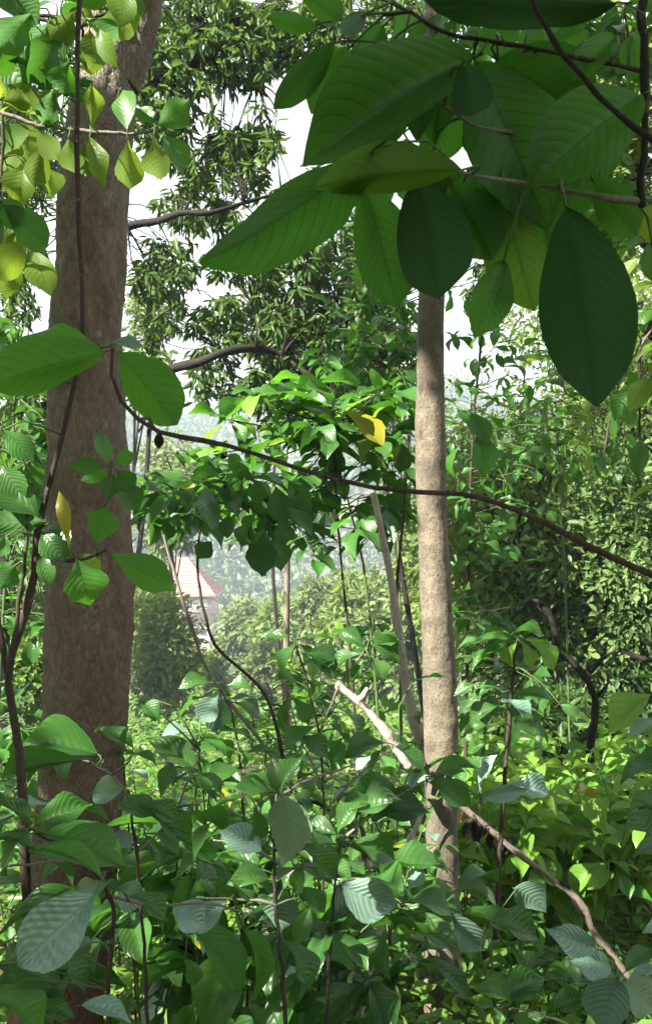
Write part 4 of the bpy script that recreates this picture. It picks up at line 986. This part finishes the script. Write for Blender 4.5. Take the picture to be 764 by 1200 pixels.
stem(t, path(3.6, [(526, 932), (548, 950), (590, 986), (640, 1026), (668, 1046), (684, 1064), (696, 1094), (716, 1118), (740, 1150)]), .011, .013, 'bark_grey', 6, 10, bump=.003)
stem(t, path(3.6, [(650, 1034), (664, 1040), (676, 1062), (690, 1080)]), .012, .008, 'bark_dark', 2, 7)
for k in range(22):
    u = R.random(); x0 = 545 + 42 * u; y0 = 948 + 30 * u; l = R.uniform(18, 34); a = R.uniform(.7, 2.4)
    pl(t, x0, y0, x0 + l * math.cos(a), y0 + l * math.sin(a), l * R.uniform(.25, .5), 3.62 + R.uniform(-.05, .05), 'dead', 'ob')
# lit whorls right of the pale trunk
Y = 3.4
t = plant('leafy_shrub', 'shrub with a whorl of bright sunlit leaves right of the pale trunk at mid height', 'shrub', G(600, Y))
stem(t, path(Y, [(580, 1100), (588, 960), (596, 850), (604, 752)]), .011, .006, 'bark_twig', 3)
for a, mt in (((604, 748, 536, 752, 24), 'mid'), ((604, 750, 548, 780, 28), 'mid'), ((606, 750, 592, 784, 26), 'lit'), ((608, 750, 626, 784, 22), 'lit'), ((612, 746, 656, 786, 28), 'lit'), ((610, 744, 648, 758, 28), 'mid'), ((600, 744, 560, 738, 22), 'mid'), ((590, 730, 570, 712, 20), 'dark'), ((600, 740, 640, 740, 22), 'fresh'),
               ((592, 815, 660, 820, 20), 'mid'), ((584, 820, 628, 842, 20), 'sheen'), ((590, 812, 560, 800, 22), 'mid'), ((588, 826, 630, 862, 26), 'dark'), ((586, 826, 545, 840, 26), 'dark'), ((590, 830, 600, 880, 28), 'dark'), ((585, 880, 560, 900, 24), 'mid'), ((588, 880, 556, 925, 36), 'sheen'), ((590, 920, 650, 925, 22), 'sheen'), ((575, 850, 542, 855, 18), 'fresh'), ((575, 870, 545, 880, 20), 'fresh'), ((560, 800, 530, 815, 20), 'dark')):
    pl(t, *a, Y + R.uniform(-.08, .08), mt, 'ob')
Y = 2.3
t = plant('leafy_shrub', 'shrub at the right edge with one bright sunlit leaf above dark leaves', 'shrub', G(830, Y))
stem(t, path(Y, [(840, 1200), (820, 1000), (790, 880), (770, 815)]), .009, .005, 'bark_twig', 3)
for a, mt in (((766, 812, 708, 850, 42), 'lit'), ((775, 800, 744, 790, 30), 'fresh'), ((775, 840, 735, 858, 28), 'sheen'), ((790, 860, 752, 850, 36), 'lit'), ((800, 880, 722, 912, 46), 'dark'), ((805, 930, 732, 965, 40), 'dark'), ((810, 985, 735, 1000, 46), 'dark'), ((800, 960, 750, 940, 30), 'mid'), ((815, 1040, 745, 1010, 36), 'mid'), ((820, 1080, 750, 1090, 40), 'sheen'), ((790, 1140, 735, 1140, 36), 'sheen')):
    pl(t, *a, Y + R.uniform(-.06, .06), mt, 'ob')

# ------------------------------------------------------------------ foreground shrubs
FACE_UP[0] = True
def fg(label, Y, bpx, stems, text, shape='long', group='broad-leaved shrubs in the foreground'):
    t = plant('broadleaf_shrub', label, 'shrub', G(bpx, Y), group)
    for q, s in enumerate(stems): stem(t, path(Y, s), .0055 if q == 0 else .0035, .0025 if q == 0 else .0018, 'bark_twig' if q == 0 else 'twig_pale', 4, 7)
    for e in text.replace('\n', '|').split('|'):
        p = e.split(); a = [float(v) for v in p[:5]]
        sh = p[6] if len(p) > 6 else shape
        FACE_UP[0] = not (p[5] in ('sheen', 'pale'))
        pl(t, *a, Y + R.uniform(-.1, .1), p[5], sh, roll=R.uniform(-.45, .45))
        FACE_UP[0] = True
    return t
fg('shrub at the left edge with very broad dark leaves and one ribbed grey-green leaf', 1.75, 120, [[(125, 1260), (128, 1160), (132, 1060), (100, 1010), (38, 972)], [(132, 1050), (180, 1062), (240, 1058), (300, 1075)], [(100, 1010), (60, 1010), (-20, 1018)]],
   '''40 972 -28 925 62 dark|40 968 108 938 54 mid|46 975 152 1012 42 mid|36 992 132 1028 30 fresh|20 996 98 1032 34 dark|-10 985 45 990 40 dark|30 975 0 1030 44 dark|132 1034 84 1046 26 pale|136 1040 172 1058 36 sheen|112 1102 52 1136 30 pale|96 1036 -4 1090 20 mid|-10 1130 80 1150 46 dark|-20 1170 60 1210 40 mid|90 1178 160 1196 26 sheen|30 1185 90 1190 30 dark|150 1050 200 1075 30 dark|200 1060 245 1088 34 sheen|60 1120 110 1160 36 dark|0 1035 -30 1080 40 dark''')
FACE_UP[0] = False
pl(bpy.data.objects['broadleaf_shrub'], 116, 1044, 20, 1134, 70, 1.62, 'sheen', 'corr', dY=-.05, roll=.12)
FACE_UP[0] = True
fg('leafy shrub crossing in front of the foot of the thick trunk', 2.1, 170, [[(175, 1260), (170, 1120), (160, 1000), (150, 925)], [(160, 1000), (200, 960), (225, 905), (235, 880)], [(150, 930), (120, 900), (60, 880)]],
   '''150 925 104 930 34 pale|238 905 170 862 40 dark|240 910 195 880 44 dark|160 880 110 850 26 fresh|120 885 20 862 36 mid|118 890 30 890 30 dark|100 890 -10 905 22 dark|235 905 262 930 40 dark|226 900 180 930 36 dark|165 945 215 960 34 dark|170 950 230 985 34 dark|160 980 190 1020 30 dark|175 975 215 1000 30 mid|135 945 190 952 26 dark|215 985 255 1010 26 fresh|250 960 225 1010 36 dark|160 820 190 842 24 mid|180 815 182 848 24 dark|240 1000 200 1040 38 dark|250 1010 270 1060 34 dark''')
fg('dark stemmed shrub with pale hanging leaves and a grey heart-shaped leaf, bottom centre', 1.9, 335, [[(338, 1260), (332, 1160), (326, 1090), (322, 1030), (322, 970), (328, 930)], [(328, 932), (360, 915), (410, 898)], [(324, 1010), (290, 990), (250, 985)], [(325, 1060), (300, 1055), (240, 1052)], [(324, 1030), (350, 1015), (390, 1020)]],
   '''330 928 336 1012 56 pale|328 930 362 1000 40 pale|326 930 318 886 54 dark|328 932 352 884 50 dark|322 925 285 905 36 dark|310 1000 256 970 38 sheen|298 945 300 990 26 dark|320 1046 330 1092 46 sheen|220 1076 288 1164 40 mid|288 1084 306 1172 48 mid|322 1050 280 1078 40 dark|350 988 398 1030 44 dark|345 1000 400 985 34 dark|330 1100 370 1160 40 dark|318 1030 265 1030 34 dark|310 1020 250 1000 30 dark|268 1055 215 1085 34 sheen|345 1040 385 1070 40 dark|215 1120 232 1158 30 dark|356 1010 345 1050 40 dark|300 1060 270 1030 30 dark|365 1060 345 1110 34 mid''')
fg('shrub with wide dark and grey-green leaves crossing the lower pale trunk', 2.3, 430, [[(380, 1260), (385, 1150), (392, 1040), (400, 985)], [(392, 1040), (420, 1030), (470, 1058), (510, 1062)], [(400, 985), (430, 960), (470, 930), (520, 905)]],
   '''396 1034 470 1066 54 sheen|394 1040 345 1010 40 dark|400 1040 425 1080 30 dark|466 1062 540 1112 44 dark|500 1060 574 1118 36 sheen|470 1058 540 1070 28 dark|400 980 335 965 40 dark|408 965 470 930 42 dark|430 955 506 944 40 bigdark|470 930 406 925 36 dark|500 915 556 945 30 dark|505 910 560 895 28 mid|510 908 545 900 24 mid|470 920 435 895 30 mid|410 985 470 1005 34 dark|405 990 450 1020 36 dark|540 1070 600 1090 24 mid|440 940 395 945 44 dark|560 935 620 925 20 sheen|395 980 420 935 34 dark''')
fg('shrub with grey-green leaves at the bottom right corner', 2.2, 730, [[(740, 1260), (730, 1190), (722, 1142)], [(735, 1230), (640, 1190), (580, 1180)]],
   '''722 1142 706 1212 52 sheen|726 1150 770 1185 46 pale|700 1112 640 1090 32 sheen|720 1135 668 1125 36 sheen|730 1140 764 1110 36 dark|580 1176 640 1140 36 dark|600 1180 560 1150 36 mid|640 1188 690 1165 36 dark|565 1080 640 1095 24 dark|600 1040 640 1065 40 sheen|640 1190 600 1215 36 mid|735 1165 720 1215 40 dark''')
fg('tall shrub of dark leaves at centre, right of the leaning sapling', 2.9, 385, [[(372, 1250), (376, 1100), (380, 960), (372, 850), (345, 748)], [(378, 920), (350, 860), (338, 815)], [(374, 860), (400, 800), (430, 760)], [(380, 950), (430, 900), (470, 870)]],
   '''345 748 300 745 20 dark|348 745 340 728 30 mid|350 750 390 745 24 dark|348 752 325 785 34 dark|352 760 395 790 36 dark|355 765 400 768 34 dark|400 790 350 770 26 dark|345 815 330 850 30 dark|350 800 320 790 34 dark|338 815 330 865 34 dark|340 815 365 850 32 mid|345 860 390 885 40 dark|372 860 408 900 42 mid|430 760 395 735 26 dark|432 760 470 745 26 dark|425 765 385 782 26 dark|430 765 455 800 30 dark|428 770 410 800 30 dark|440 750 480 770 28 dark|400 830 430 870 40 dark|405 860 385 900 30 mid|455 870 400 880 28 dark|460 872 500 900 26 dark|450 875 430 910 28 mid|300 870 255 850 24 dark|372 850 330 870 30 mid|388 800 360 830 30 dark|470 780 440 740 24 dark|480 800 520 790 22 dark''', 'ob')
fg('small dark shrub in front of the pale gap below the pink house', 3.0, 265, [[(290, 1250), (288, 1050), (282, 900), (268, 825), (250, 800)]],
   '''250 800 208 800 20 dark|252 796 240 785 24 dark|250 798 272 820 34 dark|255 805 240 840 30 mid|258 808 232 850 30 sheen|262 815 255 860 36 sheen|265 820 300 815 30 dark|268 822 312 840 34 dark|262 805 295 800 26 dark|240 815 205 840 26 fresh|282 880 230 870 28 mid|282 885 330 880 30 mid|285 900 240 910 36 dark|285 905 330 930 36 dark|288 960 245 950 30 dark|288 960 330 965 30 dark''', 'ob')

ORD = ['', 'second ', 'third ', 'fourth ', 'fifth ', 'sixth ', 'seventh ', 'eighth ', 'ninth ', 'tenth ', 'eleventh ', 'twelfth ']
def ranker(what, rows, left, right):
    """a label by row (nearer or farther) and by order along the row from a trunk one can find"""
    def f(i, px, Y, spots):
        row = max(k for k, (y0, n) in enumerate(rows) if Y >= y0)
        y1 = rows[row + 1][0] if row + 1 < len(rows) else 99
        mates = sorted(p for p, y in spots if rows[row][0] <= y < y1); k = mates.index(px)
        if right is None or k <= len(mates) // 2: return f'{what}, {rows[row][1]}, {ORD[k]}nearest {left}'
        return f'{what}, {rows[row][1]}, {ORD[len(mates) - 1 - k]}nearest {right}'
    return f
# dark filling shrubs between the foreground and the sunlit slope
def fill(label, group, spots, mats, h=(.7, 1.2), L=(.13, .2), **kw):
    for i, (px, Y) in enumerate(spots):
        lab = label(i, px, Y, spots)
        hh = R.uniform(*h)
        sapling(lab, G(px, Y), hh, nodes=R.randint(5, 8), L=R.uniform(*L), mats=mats, group=group, **kw)
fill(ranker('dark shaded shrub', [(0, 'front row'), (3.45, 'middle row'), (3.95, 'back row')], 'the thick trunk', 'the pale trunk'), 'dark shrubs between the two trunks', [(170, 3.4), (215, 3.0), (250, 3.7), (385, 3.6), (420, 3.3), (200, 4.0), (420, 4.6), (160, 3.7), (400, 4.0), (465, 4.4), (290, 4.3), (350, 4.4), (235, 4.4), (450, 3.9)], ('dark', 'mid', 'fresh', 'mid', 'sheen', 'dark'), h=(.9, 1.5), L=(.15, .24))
fill(ranker('broad-leaved dark shrub', [(0, 'low in front'), (2.62, 'just behind the front shrubs')], 'the thick trunk', 'the pale trunk'), 'broad-leaved dark shrubs between the trunks', [(165, 2.7), (215, 2.45), (262, 2.75), (300, 2.5), (352, 2.7), (405, 2.8), (60, 2.5)], ('dark', 'dark', 'mid', 'mid', 'fresh'), h=(.95, 1.25), L=(.21, .27), shape='long', wr=.4)
fill(ranker('dappled green shrub', [(0, 'front row'), (5.3, 'middle row'), (6.2, 'back row')], 'the thick trunk', 'the pale trunk'), 'dappled shrubs behind the foreground', [(190, 5.0), (240, 5.4), (290, 4.9), (330, 5.6), (370, 5.0), (410, 5.6), (450, 5.1), (480, 5.8), (150, 5.6), (310, 6.5), (260, 6.8), (380, 6.8), (440, 7)], ('lit', 'mid', 'fresh'), h=(.5, .9), L=(.12, .17))
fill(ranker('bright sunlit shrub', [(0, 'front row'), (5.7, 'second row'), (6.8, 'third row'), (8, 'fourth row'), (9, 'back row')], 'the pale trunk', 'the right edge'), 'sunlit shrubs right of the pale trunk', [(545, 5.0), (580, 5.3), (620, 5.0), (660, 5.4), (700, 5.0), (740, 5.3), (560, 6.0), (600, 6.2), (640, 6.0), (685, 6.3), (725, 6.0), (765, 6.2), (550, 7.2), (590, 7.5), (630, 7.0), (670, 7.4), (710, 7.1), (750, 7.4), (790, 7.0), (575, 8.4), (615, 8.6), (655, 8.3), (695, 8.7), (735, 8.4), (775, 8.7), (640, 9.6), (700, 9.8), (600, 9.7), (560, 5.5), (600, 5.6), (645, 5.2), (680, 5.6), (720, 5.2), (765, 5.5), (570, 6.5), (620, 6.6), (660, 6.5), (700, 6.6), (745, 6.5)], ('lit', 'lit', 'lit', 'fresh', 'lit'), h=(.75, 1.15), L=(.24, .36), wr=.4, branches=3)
fill(ranker('dim green low shrub', [(0, 'front row'), (4, 'back row')], 'the pale trunk', 'the right edge'), 'dim shrubs at the bottom right', [(605, 3.6), (655, 3.7), (750, 3.6), (600, 4.3), (710, 4.2)], ('mid', 'dark', 'fresh'), h=(.35, .6), L=(.13, .18))
fill(ranker('low shrub beside the thick trunk', [(0, 'front row'), (4.5, 'middle row'), (5.1, 'back row')], 'the left edge', None), 'shrubs left of the thick trunk', [(-20, 4.2), (15, 4.6), (40, 5.2), (-10, 5.8), (140, 4.6), (160, 4.3)], ('mid', 'fresh', 'dark'), h=(.7, 1.1), L=(.14, .19))

# ------------------------------------------------------------------ small trees whose sprays of leaves fill the middle distance
def spray_tree(name, label, cat, Y, trunk, regions, Lpx, mats, wr=.45, shape='ov', limit=290, dY=.5, r=.012, droop=-.25, sl=.3, bark='greenstem', group=None):
    t = plant(name, label, cat, G(trunk[0][0], Y), group)
    tp = path(Y, trunk); n = len(tp)
    stem(t, tp, r, r * .45, bark, 2, 7, name='trunk')
    pp, _ = catmull(tp, [1] * n, .1); tw = []; cnt = 0
    tot = sum(q[4] for q in regions)
    L0 = Lpx / F * Y
    for cx, cy, rx, ry, k in regions:
        hub = P(cx, cy, Y); src = min(pp, key=lambda q: (q - hub).length)
        tw.append(tube([src, src.lerp(hub, .5) + Vector((0, 0, .03)), hub], [r * .4, r * .3, r * .2], sides=5, step=.15))
        for i in range(k):
            a = R.uniform(0, 6.28); q = math.sqrt(R.random())
            e = P(cx + rx * q * math.cos(a), cy + ry * q * math.sin(a), Y + R.uniform(-dY, dY))
            d = (e - hub); d = (d.normalized() if d.length > .01 else rand_unit()) + rand_unit() * .7; d.z += droop; d.normalize()
            s = e - d * sl * .5; f = e + d * sl * .5 - Vector((0, 0, .12 * sl))
            tw.append(tube([hub.lerp(s, .1 + .3 * R.random()), s, e, f], [.006, .0045, .003, .002], sides=4, step=.12))
            side = d.cross(Vector((0, 0, 1))).normalized()
            m = R.randint(5, 8)
            for j in range(m):
                u = (j + .5) / m; b = s.lerp(f, u); sd = side * (1 if j % 2 else -1)
                ax = (d * R.uniform(.3, .9) + sd * R.uniform(.6, 1.0) + Vector((0, 0, R.uniform(-.7, .15)))) if j < m - 1 else d
                if cnt < limit:
                    l = L0 * R.uniform(.65, 1.15)
                    put_leaf(t, b, ax, Vector((0, 0, 1)) + rand_unit() * .5, l, l * wr * R.uniform(.85, 1.15), R.choice(LM[(shape, R.choice(mats))])); cnt += 1
    part('twigs', np_mesh('twigs', *join(tw)), M[bark], t, kind='stuff')
    return t
spray_tree('small_tree', 'small tree with loose mid-green leaves against the sky just left of the pale trunk', 'tree', 6.5, [(470, 900), (468, 700), (462, 540), (455, 420)], [(440, 390, 45, 45, 14), (470, 440, 30, 40, 10), (400, 440, 45, 40, 12), (430, 340, 40, 30, 7)], 26, ('mid', 'dark', 'fresh'))
spray_tree('small_tree', 'small tree with bright leaves under the hanging big leaf, right of the round-leaved sapling', 'tree', 8, [(668, 900), (662, 700), (655, 560), (650, 450)], [(640, 440, 50, 40, 11), (690, 490, 60, 50, 13), (620, 520, 50, 60, 12), (600, 600, 50, 40, 9)], 22, ('lit', 'mid', 'fresh'))
spray_tree('small_tree', 'leafy tree with mid-green leaves at the left edge behind the bare vine', 'tree', 5.0, [(-10, 1000), (0, 800), (12, 600), (20, 420)], [(20, 410, 40, 50, 9), (25, 500, 45, 50, 10), (15, 600, 40, 50, 8), (20, 720, 40, 60, 9), (20, 840, 40, 40, 7)], 38, ('mid', 'fresh', 'dark'))
spray_tree('small_tree', 'light green leafy tree top in the sky gaps behind the hanging big leaves', 'tree', 3.6, [(860, 900), (850, 500), (800, 200), (740, 80)], [(740, 70, 50, 60, 8), (730, 230, 50, 60, 8), (680, 30, 60, 40, 6), (560, 40, 70, 40, 7), (500, 140, 40, 80, 6), (600, 330, 40, 40, 0)], 46, ('fresh', 'mid', 'mid'))
spray_tree('small_tree', 'low tree with dark leaves behind the sunlit whorl, right of the pale trunk', 'tree', 4.45, [(560, 1000), (566, 880), (580, 780)], [(560, 790, 40, 30, 6), (600, 815, 50, 20, 5), (560, 720, 30, 40, 5)], 34, ('dark', 'mid', 'mid'))
spray_tree('small_tree', 'low spreading tree with dark oval leaf sprays across the gap between the two trunks', 'tree', 5.5, [(455, 1000), (440, 800), (425, 660), (400, 560)], [(205, 560, 45, 35, 6), (285, 570, 45, 35, 8), (335, 610, 35, 40, 5), (390, 530, 50, 40, 8), (440, 580, 40, 40, 5), (350, 490, 60, 40, 6), (460, 520, 20, 40, 4)], 44, ('dark', 'mid', 'dark', 'fresh'), wr=.5, dY=.35)
spray_tree('small_tree', 'low tree with pale green leaves in the sunny gap below the pink house', 'tree', 6.5, [(300, 1000), (310, 900), (320, 800)], [(300, 860, 60, 30, 10), (380, 840, 50, 40, 11), (440, 790, 40, 60, 10), (340, 780, 30, 30, 5)], 26, ('lit', 'fresh', 'mid'))

add_petioles()

# ------------------------------------------------------------------ air
def build_haze():
    top = max(HILL_TOP, FOREST_TOP) + 2
    V, Q = [], []; box(V, Q, -310, 310, -50, 480, -62, top)
    o = part('haze', np_mesh('haze', V, Q, smooth_shade=False), None, None, kind='stuff'); o['label'] = 'pale haze filling the valley'
    m = bpy.data.materials.new('haze'); m.use_nodes = True; n = m.node_tree.nodes; n.clear()
    ou = n.new('ShaderNodeOutputMaterial'); pv = n.new('ShaderNodeVolumePrincipled'); pv.inputs['Color'].default_value = (.74, .87, 1, 1); pv.inputs['Density'].default_value = .0012; pv.inputs['Anisotropy'].default_value = 0
    m.node_tree.links.new(pv.outputs[0], ou.inputs['Volume']); o.data.materials.append(m)
build_haze()
